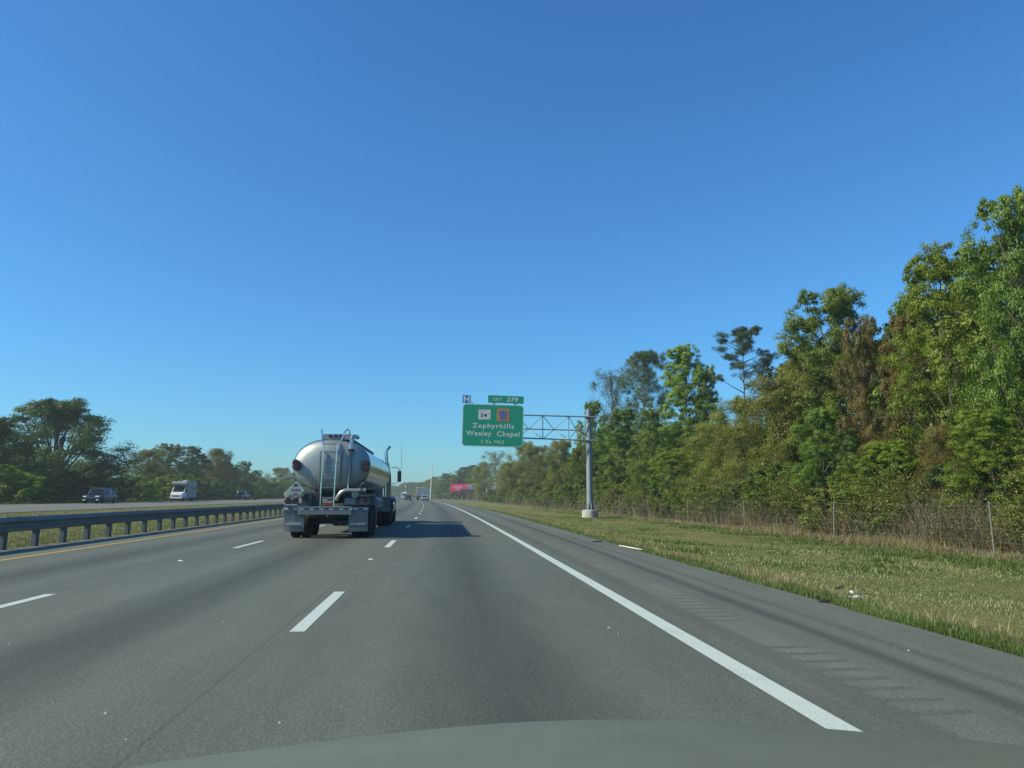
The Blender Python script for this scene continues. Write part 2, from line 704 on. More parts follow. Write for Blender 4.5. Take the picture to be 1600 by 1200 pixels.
def rail_section(Ya, Yb, side, parent):
    rings = []
    for Y in (Ya, (Ya + Yb) / 2, Yb):
        off = .085 * side
        rings.append([(RU + curve(Y) + off + side * x + .0 - (-10.85), Y - 15, z + .09) for x, z in wprof])
    mb = MB().loft(rings, close=True)
    return mb.build('rail_section', galv, parent, smooth=False)


yy = -3.0
while yy < 330:
    L_ = sec if yy < 120 else sec * 3
    for sd_ in (1, -1):
        if sd_ == -1 and yy > 120:
            continue
        rail_section(yy, yy + L_ + .02, sd_, rail_root)
    yy += L_
pm = MB()
pm.bbox((0, 0, .37), (.15, .17, .86), .012)
post_mesh = pm.mesh('post', galv_post)
for k in range(200):
    Y = 19.9 - 15 * 1.5 + k * 1.5
    if Y > 270:
        break
    o = link('post', post_mesh, rail_root, (RU + curve(Y) + 10.85, Y - 15, random.uniform(-.012, .012)), (random.uniform(-.02, .02), random.uniform(-.02, .02), 0))

# ================================================================== SIGN GANTRY
GY = 58.0
g_base = gnd(922, 809, -.46)
gx = g_base.x
GY = g_base.y
gsteel = simple('gantry_steel', (.25, .30, .32), .55, .35, .5, grime=.2, gscale=1.0)
conc = simple('concrete', (.46, .45, .40), .9, 0, .2, grime=.5, gscale=1.6, bump=.4)
gantry = empty('sign_gantry', (gx, GY, -.62), 0, 'grey cantilever sign gantry standing on round concrete footing in the verge', 'sign gantry')
G0 = Vector((gx, GY, -.62))


def gl(px, py, dy=0.0):
    return pt(px, py, GY + dy) - G0


MB().lathe([(0, .62), (.02, .66), (.76, .66), (.80, .62), (.80, .05)], n=28, axis='z').build('footing', conc, gantry, smooth=True)
ztop = gl(922, 640).z
rp = .27
MB().lathe([(.80, .05), (.80, rp + .16), (.84, rp + .16), (.84, rp), (ztop * .5, rp - .02), (ztop, rp - .05), (ztop + .05, .05)], n=24, axis='z').build('pole', gsteel, gantry, smooth=True)
for k in range(8):
    a = 2 * pi * k / 8 + .2
    R_ = Matrix.Rotation(a, 3, 'Z')
    q = [R_ @ Vector(p) for p in [(rp - .01, -.012, .84), (rp + .15, -.012, .84), (rp + .03, -.012, 1.42), (rp - .02, -.012, 1.42)]]
    q2 = [R_ @ Vector(p) for p in [(rp - .01, .012, .84), (rp + .15, .012, .84), (rp + .03, .012, 1.42), (rp - .02, .012, 1.42)]]
    MB().loft([q, q2]).build('gusset', gsteel, gantry)
# top fins where the pole is capped
for s_ in (-1, 1):
    MB().prism([(s_ * .12, ztop - .55), (s_ * .16, ztop - .55), (s_ * .30, ztop - .05), (s_ * .20, ztop + .02)], -.02, .02).build('gusset', gsteel, gantry)
# tri-chord truss
TF = -.45     # front plane offset
TB = .55


def tz(x, a, b):
    """height of a chord at local x, from its photo heights at columns 818 and 928"""
    xa, xb = gl(818, 650).x, gl(928, 650).x
    return a + (b - a) * (x - xa) / (xb - xa)


xL = gl(724, 650).x
xR = gl(931, 650).x
zt = lambda x: tz(x, gl(818, 648.5, TF).z, gl(928, 651.5, TF).z)
zb = lambda x: tz(x, gl(818, 684.5, TF).z, gl(928, 688.5, TF).z)
zm = lambda x: tz(x, gl(818, 670, TB).z, gl(928, 673, TB).z)
for nm, fz, yy_, r_ in (('chord', zt, TF, .062), ('chord', zb, TF, .062), ('chord', zm, TB, .055)):
    MB().tube([(xL, yy_, fz(xL)), (xR if nm and yy_ == TF else gl(918, 650).x, yy_, fz(xR if yy_ == TF else gl(918, 650).x))], r_, 10).build(nm, gsteel, gantry, smooth=True)
xs = [gl(p_, 660).x for p_ in (727, 767, 807, 847, 887, 918)]
for i, x in enumerate(xs[:-1]):
    MB().tube([(x, TF, zb(x)), (x, TF, zt(x))], .036, 8).build('brace', gsteel, gantry, smooth=True)
    xm = (x + xs[i + 1]) / 2
    for (a, za) in ((x, zt(x)), (xs[i + 1], zt(xs[i + 1])), (x, zb(x)), (xs[i + 1], zb(xs[i + 1]))):
        MB().tube([(a, TF, za), (xm, TB, zm(xm))], .030, 8).build('brace', gsteel, gantry, smooth=True)
MB().tube([(xs[-1] + .05, TF, zt(xR)), (xs[-1] + .35, 0, zt(xR) + .02), (xR, TF, zt(xR))], .05, 8).build('brace', gsteel, gantry)
for zz in (zt(xR), zb(xR)):
    MB().bbox((0, -.22, zz), (.72, .52, .10), .02).build('clamp_plate', gsteel, gantry)
MB().bbox((0, .3, zm(0)), (.5, .6, .09), .02).build('clamp_plate', gsteel, gantry)

# --- the signs hang on the truss
green = simple('sign_green', (.006, .300, .185), .55, 0, .35, grime=.06, gscale=.8)
white_s = simple('sign_white', (.64, .68, .64), .5, 0, .4, grime=.05)
blue_s = simple('sign_blue', (.03, .18, .50), .5, 0, .4, grime=.06)
black_s = simple('sign_black', (.015, .017, .02), .5)
orange_s = simple('sign_orange', (.60, .24, .03), .55)
violet_s = simple('sign_shield_blue', (.12, .15, .34), .55)
alu = simple('sign_back_aluminium', (.35, .37, .38), .45, .7)


def rrect(x0, x1, z0, z1, r, n=5):
    out = []
    for cx, cz, a0 in ((x1 - r, z1 - r, 0), (x0 + r, z1 - r, 90), (x0 + r, z0 + r, 180), (x1 - r, z0 + r, 270)):
        for k in range(n + 1):
            a = radians(a0 + 90 * k / n)
            out.append((cx + r * cos(a), cz + r * sin(a)))
    return out


def sign_frame(px0, px1, py0, py1, Y):
    a, b = pt(px0, (py0 + py1) / 2, Y), pt(px1, (py0 + py1) / 2, Y)
    t_, u_ = pt((px0 + px1) / 2, py0, Y), pt((px0 + px1) / 2, py1, Y)
    return a.x, b.x, u_.z, t_.z


SY = GY - 1.0
sx0, sx1, sz0, sz1 = sign_frame(721.7, 817.3, 632, 698, SY)
SW, SH_ = sx1 - sx0, sz1 - sz0
sign = empty('exit_sign', ((sx0 + sx1) / 2, SY, sz0), 0, 'big green exit sign reading Zephyrhills Wesley Chapel on the gantry', 'road sign',
             rot=(0, radians(1.1), 0))
hw = SW / 2
MB().prism(rrect(-hw, hw, 0, SH_, .30), 0, .05).build('panel', green, sign)
bd = MB()
o_, i_ = rrect(-hw + .012, hw - .012, .012, SH_ - .012, .28), rrect(-hw + .055, hw - .055, .055, SH_ - .055, .24)
n_ = len(o_)
bd.add([(x, -.004, z) for x, z in o_] + [(x, -.004, z) for x, z in i_], [(k, (k + 1) % n_, n_ + (k + 1) % n_, n_ + k) for k in range(n_)])
bd.build('border', white_s, sign)
for xx in (-hw * .7, 0, hw * .7):
    MB().box((xx, .14, SH_ / 2 + .1), (.10, .16, SH_ + .1)).build('bracket', alu, sign)


def sgx(px):
    return -hw + (px - 721.7) / (817.3 - 721.7) * SW


def sgz(py):
    return SH_ - (py - 632) / 66.0 * SH_


# zoom pixel -> sign pixel: x = 715 + zx/12.63, y = 610 + zy/12.63 ; remove the panel's lean
def zx(v):
    return sgx(715 + v / 12.63)


def zy(v, x):
    return sgz(610 + (v - (x - 690) * .025) / 12.63)


def s_text(s, x0, x1, y0, y1, mat=white_s, bold=.012, sp=1.0, name='lettering'):
    xm = (x0 + x1) / 2
    return text_obj(name, s, zx(x0), zx(x1), zy(y1, xm), zy(y0, xm), -.003, mat, sign, bold, sp)


s_text('Zephyrhills', 285, 1105, 655, 778, sp=1.22, bold=.016)
s_text('Wesley  Chapel', 162, 1222, 805, 932, sp=1.12, bold=.016)
s_text('/', 552, 608, 978, 1058, bold=.012)
s_text('4', 612, 658, 1006, 1058, bold=.016)
s_text('MILE', 722, 912, 990, 1050, bold=.015, sp=1.1)
# state route shield
shx0, shx1, shz0, shz1 = zx(398), zx(636), zy(575, 500), zy(378, 500)
MB().prism(rrect(shx0, shx1, shz0, shz1, .03, 2), -.012, 0).build('route_shield', white_s, sign)


def line_on(pts, w, mat, name, y=-.016):
    mb = MB()
    for a, b in zip(pts, pts[1:]):
        a, b = Vector((a[0], 0, a[1])), Vector((b[0], 0, b[1]))
        d = (b - a).normalized()
        n = Vector((-d.z, 0, d.x)) * w / 2
        mb.add([(p.x, y, p.z) for p in (a - n, b - n, b + n, a + n)], [(0, 1, 2, 3)])
    return mb.build(name, mat, sign)


line_on([(zx(478), zy(1052, 480)), (zx(478), zy(976, 480)), (zx(462), zy(990, 480))], .062, white_s, 'lettering', y=-.006)
line_on([(zx(545), zy(1014, 540)), (zx(545), zy(976, 540)), (zx(534), zy(984, 540))], .045, white_s, 'lettering', y=-.006)
line_on([(zx(418), zy(392, 500)), (zx(470), zy(383, 500)), (zx(500), zy(398, 500)), (zx(578), zy(398, 500)), (zx(592), zy(425, 500)),
         (zx(620), zy(498, 500))], .022, black_s, 'emblem')
line_on([(zx(418), zy(400, 500)), (zx(452), zy(425, 500)), (zx(478), zy(428, 500)), (zx(500), zy(440, 500)), (zx(516), zy(432, 500))], .022, black_s, 'emblem')
line_on([(zx(622), zy(545, 500)), (zx(590), zy(570, 500))], .018, black_s, 'emblem')
s5 = s_text('54', 438, 564, 452, 530, black_s, bold=.016)
s5.location.y = -.012
# county route shield
cx0, cx1, cz0, cz1 = zx(762), zx(1006), zy(608, 880), zy(362, 880)
MB().prism(rrect(cx0, cx1, cz0, cz1, .03, 2), -.012, 0).build('route_shield', orange_s, sign)
cw, ch, ccx = cx1 - cx0, cz1 - cz0, (cx0 + cx1) / 2
MB().prism([(ccx, cz1 - ch * .10), (ccx + cw * .38, cz1 - ch * .25), (ccx + cw * .25, cz0 + ch * .10), (ccx - cw * .25, cz0 + ch * .10), (ccx - cw * .38, cz1 - ch * .25)],
           -.016, -.0121).build('emblem', violet_s, sign)
s6 = s_text('54', 845, 920, 455, 510, simple('dull_yellow_print', (.20, .19, .33), .6), bold=.01)
s6.location.y = -.016

ex0, ex1, ez0, ez1 = sign_frame(762.4, 818.2, 618.5, 630.0, SY)
ex = empty('exit_number_sign', ((ex0 + ex1) / 2, SY, ez0), 0, 'small green plaque reading EXIT 279 above the big exit sign', 'road sign', rot=(0, radians(1.5), 0))
ew, eh = (ex1 - ex0) / 2, ez1 - ez0
MB().box((0, .025, eh / 2), (2 * ew, .05, eh)).build('panel', green, ex)
text_obj('lettering', 'EXIT', -ew + .16 * 2 * ew, -ew + .39 * 2 * ew, eh * .28, eh * .70, -.003, white_s, ex, .004, 1.15)
text_obj('lettering', '279', -ew + .53 * 2 * ew, -ew + .84 * 2 * ew, eh * .22, eh * .80, -.003, white_s, ex, .02, 1.1)
for xx in (-ew * .6, ew * .6):
    MB().box((xx, .09, -.1), (.07, .07, eh + .9)).build('bracket', alu, ex)
hx0, hx1, hz0, hz1 = sign_frame(722.8, 735.6, 617.3, 629.4, SY)
hs = empty('hospital_sign', ((hx0 + hx1) / 2, SY, hz0), 0, 'small blue square hospital sign with white letter H', 'road sign')
hwd, hh = (hx1 - hx0) / 2, hz1 - hz0
MB().box((0, .025, hh / 2), (2 * hwd, .05, hh)).build('panel', blue_s, hs)
text_obj('lettering', 'H', -hwd * .72, hwd * .72, hh * .12, hh * .9, -.003, white_s, hs, .03)
MB().box((0, .09, -.1), (.07, .07, hh + .9)).build('bracket', alu, hs)

# ================================================================== FENCE on the right
fsteel = simple('fence_steel', (.22, .22, .19), .6, .4, .4, grime=.3)
FU = 16.3
fence = empty('wire_fence', (FU, 20, -.47), 0, 'low wire fence with thin metal posts before the wood', 'fence')
fpm = MB().tube([(0, 0, -.1), (0, 0, 1.62)], .028, 8).mesh('post', fsteel, True)
Yf, fposts = 21.1 - 9.1, []
while Yf < 190:
    X = FU + curve(Yf)
    lean = random.uniform(-.05, .05)
    link('post', fpm, fence, (X - FU, Yf - 20, random.uniform(-.08, .03)), (lean, random.uniform(-.05, .05), 0))
    fposts.append(Yf)
    Yf += 9.1
for h in (.12, .45, .8, 1.15, 1.5):
    pts_ = []
    for a, b in zip(fposts, fposts[1:]):
        for t_ in (0, .5):
            Yc = a + (b - a) * t_
            pts_.append((curve(Yc), Yc - 20, h - (.03 if t_ else 0)))
    MB().tube(pts_, .0035, 4).build('wire', fsteel, fence)
# ================================================================== LIGHT POLES, far
palm = simple('pale_pole_paint', (.62, .62, .56), .6)
pb, ptop = pt(672.2, 781.5, 300), pt(675.3, 726, 300)
lp = empty('light_pole', (pb.x, 300, gz(5) - .2), 0, 'tall slim pale pole right of the highway beyond the silver car', 'light pole')
MB().tube([(0, 0, 0), (.30, 0, (ptop.z - pb.z) * .5), (ptop.x - pb.x, 0, ptop.z + .6)], [.27, .22, .15], 10).build('pole', palm, lp, True)
MB().tube([(ptop.x - pb.x, 0, ptop.z + .55), (ptop.x - pb.x - .5, 0, ptop.z + .62), (ptop.x - pb.x - .9, 0, ptop.z + .55)], .07, 6).build('arm', palm, lp)
MB().bbox((ptop.x - pb.x - 1.0, 0, ptop.z + .42), (.7, .4, .22), .05).build('lamp_head', palm, lp)
pb2, pt2 = pt(633.4, 779, 330), pt(633.9, 757, 330)
lp2 = empty('marker_pole', (pb2.x, 330, -.3), 0, 'short white banded pole rising above the white van', 'pole')
for k in range(5):
    hgt = (pt2.z + .3) / 5
    MB().tube([(0, 0, k * hgt), (0, 0, (k + 1) * hgt)], .16, 8).build('band', palm if k % 2 == 0 else simple('pole_grey_band', (.2, .22, .22), .6), lp2)

# ================================================================== BILLBOARD
BY = 300.0
b0, b1 = pt(704.2, 756, BY), pt(742.3, 772.5, BY)
bb = empty('billboard', (pt(722.6, 781, BY).x, BY, -.7), 0, 'magenta roadside billboard with brown lower board before dark trees', 'billboard', rot=(0, 0, radians(-4)))
B0 = Vector(bb.location)
pink = simple('billboard_magenta', (.80, .008, .13), .6, grime=.05, gscale=.3)
brown = simple('billboard_brown', (.085, .030, .040), .7, grime=.1)
ppale = simple('billboard_portrait_ground', (.36, .33, .33), .7, grime=.3, gscale=.6)
skin = simple('billboard_print_skin', (.42, .25, .20), .7)
dkhair = simple('billboard_print_dark', (.03, .025, .03), .7)
wprint = simple('billboard_print_white', (.72, .55, .60), .7)
bsteel = simple('billboard_steel', (.12, .15, .17), .7, .3)


def bx_(px):
    return pt(px, 765, BY).x - B0.x


def bz_(py):
    return pt(722, py, BY).z - B0.z


def bpanel(name, x0, x1, y0, y1, mat, yf, yb=.0):
    return MB().box(((bx_(x0) + bx_(x1)) / 2, (yf + yb) / 2, (bz_(y0) + bz_(y1)) / 2), (bx_(x1) - bx_(x0), abs(yb - yf), bz_(y0) - bz_(y1))).build(name, mat, bb)


bpanel('panel', 704.2, 728.6, 755.8, 767.3, pink, -.12)
bpanel('panel', 728.65, 742.3, 756.2, 766.3, ppale, -.12)
bpanel('panel', 718.8, 741.2, 764.6, 771.8, brown, -.45, -.25)


def disc(name, px, py, r, mat, y, sq=1.0):
    mb = MB()
    n = 14
    cx, cz = bx_(px), bz_(py)
    mb.prism([(cx + r * cos(2 * pi * k / n), cz + r * sq * sin(2 * pi * k / n)) for k in range(n)], y - .01, y)
    return mb.build(name, mat, bb)


disc('portrait', 731.4, 759.8, .66, skin, -.122, 1.2)
disc('portrait', 731.0, 763.2, 1.0, simple('billboard_print_grey', (.2, .2, .22), .7), -.121, .9)
disc('portrait', 739.4, 761.2, .60, dkhair, -.124, 1.25)
disc('portrait', 739.5, 761.9, .36, skin, -.136, 1.3)
for (x0, x1, yc, amp, nn) in ((706.4, 726.0, 760.2, .22, 13), (710.4, 723.0, 762.6, .16, 10), (712.4, 718.6, 764.9, .13, 6)):
    # unreadable script lines: loose strokes
    mb = MB()
    a, b = bx_(x0), bx_(x1)
    rr = random.Random(int(x0 * 10))
    for k in range(nn):
        t_ = a + (b - a) * (k + .5) / nn
        hgt = amp * rr.uniform(.6, 1.5)
        mb.box((t_, -.13, bz_(yc)), ((b - a) / nn * .62, .015, hgt * 2))
    mb.build('lettering', wprint, bb)
for (x0, x1, yc) in ((720, 736, 765.9), (724, 735, 768.4), (725, 734, 770.4)):
    mb = MB()
    a, b = bx_(x0), bx_(x1)
    for k in range(10):
        mb.box((a + (b - a) * (k + .5) / 10, -.456, bz_(yc)), ((b - a) / 10 * .6, .012, .16))
    mb.build('lettering', simple('billboard_print_brown_light', (.20, .14, .13), .7), bb)
MB().tube([(0, .1, -.3), (0, .1, bz_(757))], .28, 12).build('post', bsteel, bb, True)
MB().box((bx_(723), .02, bz_(767.6)), (9.2, .5, .12)).build('catwalk', bsteel, bb)
for px in (708, 715, 722, 729, 736):
    MB().box((bx_(px), .06, bz_(762)), (.12, .12, bz_(756) - bz_(768))).build('strut', bsteel, bb)

# ================================================================== VEHICLES
rubber = simple('tyre_rubber', (.018, .019, .020), .85, 0, .3, grime=.3)
steel_d = simple('dark_frame_steel', (.035, .042, .048), .6, .2, .4, grime=.4)
steel_g = simple('grey_trailer_steel', (.20, .22, .23), .5, .5, .5, grime=.35)
chrome = simple('chrome', (.62, .64, .64), .14, 1.0, .5, grime=.12)
redlens = simple('red_lens', (.055, .016, .018), .35, 0, .5)
redtape = simple('red_tape', (.30, .035, .04), .5)
whitetape = simple('white_tape', (.50, .54, .54), .5)
amber = simple('amber_lens', (.42, .16, .03), .3)
GL = glass_dark()
lampm = simple('head_lamp', (.80, .82, .80), .18, 0, .6, grime=0)
blackpl = simple('black_plastic', (.022, .024, .026), .6)

WH = {}


def wheel(r, w, parent, loc, rimcol=None, n=22):
    k = (round(r, 2), round(w, 2), n)
    if k not in WH:
        ty = MB().lathe([(-w / 2, r * .55), (-w / 2, r * .9), (-w * .38, r), (w * .38, r), (w / 2, r * .9), (w / 2, r * .55)], n=n).mesh('tyre', rubber, True)
        rm = MB().lathe([(-w * .42, .02), (-w * .42, r * .2), (-w * .34, r * .25), (-w * .30, r * .45), (-w * .46, r * .56), (w * .46, r * .56),
                         (w * .30, r * .45), (w * .34, r * .25), (w * .42, r * .2), (w * .42, .02)], n=n).mesh('rim', simple('wheel_alloy', (.38, .39, .40), .35, .8), True)
        WH[k] = (ty, rm)
    ty, rm = WH[k]
    e = empty('wheel', loc)
    e.parent = parent
    link('tyre', ty, e)
    link('rim', rm, e)
    return e


# ---------------- tanker truck -------------------------------------------------
TX, TY0 = -3.56, 24.0
truck = empty('tanker_truck', (TX, TY0, 0), radians(.35), 'polished steel tanker lorry with rear ladder in the middle lane', 'tanker truck')


def inox():
    t = NT('polished_tank_steel')
    tc = t.node('ShaderNodeTexCoord').outputs['Object']
    mp = t.node('ShaderNodeMapping', ins={0: tc, 3: (1, .35, 1)}).outputs[0]
    n = t.noise(2.2, 5, .6, mp)
    st = t.node('ShaderNodeMapping', ins={0: tc, 3: (3, 3, .5)}).outputs[0]
    s2 = t.noise(3.0, 5, .7, st)
    col = t.mix(t.ramp(s2, .45, .75), (.60, .63, .63), (.36, .39, .38))
    r = t.math('ADD', .10, t.math('MULTIPLY', n, .16))
    t.bsdf(col, r, .95, .5, bump=t.noise(.9, 2, .5, tc), bstr=.025, bdist=.03)
    return t.m


def inox_head():
    t = NT('brushed_head_steel')
    tc = t.node('ShaderNodeTexCoord').outputs['Object']
    n = t.noise(2.2, 5, .6, tc)
    s2 = t.noise(1.3, 5, .7, tc)
    col = t.mix(t.ramp(s2, .4, .75), (.34, .38, .38), (.22, .26, .26))
    r = t.math('ADD', .46, t.math('MULTIPLY', n, .2))
    t.bsdf(col, r, .8, .5, bump=t.noise(1.2, 2, .5, tc), bstr=.08, bdist=.05)
    return t.m


TM, THM = inox(), inox_head()
TZ, TA, TB_ = 2.28, 1.21, .85


def ell(a, b, y, n=40, cz=TZ):
    out = []
    for k in range(n):
        t_ = 2 * pi * k / n
        c, s_ = cos(t_), sin(t_)
        e = .94
        out.append((a * math.copysign(abs(c) ** e, c), y, cz + b * math.copysign(abs(s_) ** e, s_)))
    return out


tank = MB().loft([ell(TA, TB_, yy_) for yy_ in (.55, 3, 5.5, 8, 10.9)], caps=False).build('tank', TM, truck, True)
for yy_ in (10.75,):
    MB().loft([ell(TA + .001, TB_ + .001, yy_ - .03), ell(TA + .016, TB_ + .016, yy_ - .025), ell(TA + .016, TB_ + .016, yy_ + .025), ell(TA + .001, TB_ + .001, yy_ + .03)],
              caps=False).build('band', steel_g, tank, True)
hd = [ell(TA * s_, TB_ * s_, y_) for s_, y_ in ((1, .55), (.985, .44), (.95, .35), (.86, .26), (.72, .19), (.5, .14), (.25, .115), (.02, .11))]
rear_head = MB().loft(hd).build('rear_head', THM, truck, True)
MB().loft([ell(TA + .002, TB_ + .002, .50), ell(TA + .03, TB_ + .03, .51), ell(TA + .03, TB_ + .03, .585), ell(TA + .002, TB_ + .002, .59)], caps=False).build('rim_band', chrome, rear_head, True)
MB().loft([ell(TA * s_, TB_ * s_, y_) for s_, y_ in ((1, 10.9), (.97, 11.05), (.86, 11.2), (.6, 11.3), (.02, 11.34))]).build('front_head', THM, truck, True)

tx = lambda px: (px - 517.0) / 49.3
tzp = lambda py: 1.32 + (775 - py) / 49.0
# catwalk box on top at the back, four marker lamps
cwb = MB()
cwb.prism([(tx(500), tzp(687)), (tx(502), tzp(678)), (tx(545), tzp(678)), (tx(549), tzp(687))], .42, .95)
cwb = cwb.build('walkway_box', simple('walkway_aluminium', (.30, .32, .35), .55, .5), truck)
for px in (513, 521.5, 529.5):
    MB().lathe([(-.02, .045), (0, .055), (.02, .05)], (tx(px), .41, tzp(681)), 12, 'y').build('marker_lamp', redlens, cwb, True)
MB().box((tx(523), 6.0, 3.20), (.52, 9.6, .05)).build('walkway', simple('walkway_aluminium', (.3, .3, .3)), truck)
for s_ in (-1, 1):
    MB().box((tx(523) + s_ * .28, 6.0, 3.24), (.03, 9.8, .12)).build('spill_rail', steel_d, truck)
for yy_ in (1.8, 3.6, 5.4, 7.2, 9.0):
    MB().lathe([(0, .25), (.06, .26), (.12, .22), (.14, .02)], (tx(523), yy_, 3.22), 18, 'z').build('hatch', steel_g, truck, True)
# ladder
ladder = empty('ladder', (0, 0, 0))
ladder.parent = truck
lyr = -.02
MB().tube([(tx(501.5), .12, tzp(671.5)), (tx(502), .06, tzp(676)), (tx(504), .02, tzp(690)), (tx(507), lyr, tzp(700)), (tx(506.5), lyr, tzp(715)), (tx(505), lyr, tzp(757)), (tx(504.5), lyr, tzp(785)), (tx(504.3), lyr, tzp(793))],
          .024, 8).build('rail', chrome, ladder, True)
MB().tube([(tx(543.5), .35, tzp(679)), (tx(544), .2, tzp(673)), (tx(541.5), .12, tzp(671.6)), (tx(538.5), .06, tzp(675)), (tx(533), .02, tzp(688)), (tx(528), lyr, tzp(698)), (tx(527), lyr, tzp(712)), (tx(525.5), lyr, tzp(757)), (tx(525), lyr, tzp(793))],
          .024, 8).build('rail', chrome, ladder, True)
for py in (695.3, 707.5, 722, 736, 748.5, 762.5, 777.2):
    MB().tube([(tx(505.3), lyr, tzp(py)), (tx(527), lyr, tzp(py))], .019, 8).build('rung', chrome, ladder, True)
for px, py in ((505, 706), (526.5, 706), (504.5, 760), (525.5, 760)):
    MB().tube([(tx(px), lyr, tzp(py)), (tx(px), .25, tzp(py))], .015, 6).build('stand_off', chrome, ladder)
# slim conduit left of the ladder
MB().tube([(tx(506), .1, tzp(706)), (tx(502), .07, tzp(706.5)), (tx(501), .06, tzp(709)), (tx(501), .06, tzp(757)), (tx(501), .3, tzp(770))], .022, 6).build('conduit', steel_g, truck, True)
MB().tube([(tx(529.5), .12, tzp(704)), (tx(533), .1, tzp(706)), (tx(533.5), .1, tzp(715)), (tx(533), .1, tzp(762))], .03, 6).build('conduit', steel_g, truck, True)
# vapour pipe with elbow
MB().tube([(tx(554), .75, tzp(682)), (tx(551.5), .40, tzp(681.5)), (tx(549.3), .20, tzp(683.5)), (tx(548.6), .13, tzp(688)), (tx(548), .12, tzp(704))], .072, 12).build('vapour_pipe', simple('pale_pipe_metal', (.55, .56, .52), .3, .85), truck, True)
MB().lathe([(-.03, .10), (.03, .10)], (tx(548), .12, tzp(704)), 14, 'z').build('pipe_flange', steel_d, truck, True)
MB().tube([(tx(548), .12, tzp(704)), (tx(547.2), .09, tzp(725)), (tx(546), .08, tzp(757))], .060, 12).build('vapour_pipe', steel_g, truck, True)  # lower run is shaded by giving it a darker metal
# grab cables round the right of the head
cab_ = []
for k in range(10):
    a = radians(62 - k * 11)
    cab_.append((TA * 1.0 * cos(a) - .06, .40, TZ + TB_ * 1.0 * sin(a) + .0))
MB().tube(cab_ + [(tx(572), .40, tzp(749)), (tx(569.5), .40, tzp(755))], .016, 6).build('cable', steel_d, truck, True)
# lower vapour hose
hose = MB().tube([(tx(529), .0, tzp(781)), (tx(531), -.05, tzp(776)), (tx(536), -.08, tzp(769.5)), (tx(541), -.08, tzp(766.7)), (tx(546), -.08, tzp(766)), (tx(563), -.08, tzp(766.4))],
                 .062, 12).build('discharge_pipe', simple('pale_pipe_metal', (.5, .5, .5)), truck, True)
MB().lathe([(0, .08), (.05, .085), (.06, .05), (.16, .05), (.17, .075), (.22, .075)], (tx(563), -.08, tzp(766.4)), 14, 'x').build('coupling', steel_g, hose, True)
MB().tube([(tx(546), -.08, tzp(764)), (tx(546), -.08, tzp(758))], .02, 6).build('valve', chrome, hose)
MB().lathe([(-.03, .04), (-.02, .10), (.05, .11), (.06, .03)], (tx(557), -.02, tzp(773)), 14, 'y').build('lamp_cover', simple('pale_lamp_cover', (.42, .44, .30), .5), truck, True)

# side light clusters on the head
for cx_, cy_ in ((463.5, 723.5), (464.5, 730)):
    lc = MB().lathe([(-.05, .085), (0, .10), (.25, .10)], (tx(cx_), .12, tzp(cy_)), 16, 'y').build('stop_lamp', redlens, truck, True)
MB().bbox((tx(463.5), .30, tzp(727.5)), (.26, .35, .36), .10).build('lamp_housing', simple('housing_grey_red', (.16, .10, .11), .5), truck)
for cx_, cy_ in ((571.5, 724), (572, 731)):
    MB().lathe([(-.05, .085), (0, .10), (.25, .10)], (tx(cx_), .12, tzp(cy_)), 16, 'y').build('stop_lamp', redlens, truck, True)
MB().bbox((tx(571.5), .30, tzp(728)), (.26, .35, .36), .10).build('lamp_housing', simple('housing_grey_red', (.1, .1, .1)), truck)

# hazard placard diamond, left
pl = empty('placard_holder', (tx(466.5), .0, tzp(766)))
pl.parent = truck
hs_ = .245
MB().prism([(0, hs_ + .02), (-hs_ - .02, 0), (0, -hs_ - .02), (hs_ + .02, 0)], .0, .03).build('frame', chrome, pl)
MB().prism([(0, hs_ - .03), (-hs_ + .03, 0), (0, -hs_ + .03), (hs_ - .03, 0)], -.006, -.001).build('placard', simple('faded_placard', (.36, .40, .40), .6), pl)
MB().prism([(-.09, .12), (.09, .12), (.03, .20), (-.03, .20)], -.010, -.0065).build('emblem', redlens, pl)
MB().prism([(-.10, -.10), (.10, -.10), (0, -.20)], -.010, -.0065).build('emblem', redtape, pl)
pmb = MB()
for k_, h_ in enumerate((.07, .09, .08, .09)):       # unreadable figures
    pmb.box((-.11 + k_ * .073, -.0085, .0), (.040, .003, h_))
pmb.build('lettering', simple('placard_print', (.12, .10, .11), .6), pl)
MB().lathe([(-.02, .09), (.0, .10), (.10, .10)], (tx(454), .0, tzp(772.5)), 14, 'y').build('work_lamp', simple('pale_lamp_cover', (.4, .4, .3)), truck, True)

# lamp boxes left and right
for (x0, x1, lamps, nm) in ((450, 471, (455, 465.5), 'left'), (541, 578.5, (561.5, 573), 'right')):
    lb = MB().bbox(((tx(x0) + tx(x1)) / 2, .06, tzp(783.2)), (tx(x1) - tx(x0), .16, .22), .02).build('lamp_box', steel_g, truck)
    for px in lamps:
        MB().lathe([(-.03, .01), (-.03, .075), (-.01, .095), (.02, .095)], (tx(px), -.03, tzp(782)), 16, 'y').build('tail_lamp', redlens, lb, True)
MB().box(((tx(451) + tx(470)) / 2, .02, tzp(788.2)), (tx(470) - tx(451), .12, .035)).build('lit_edge', chrome, truck)  # bright strip added as a sunlit edge by the lamp box
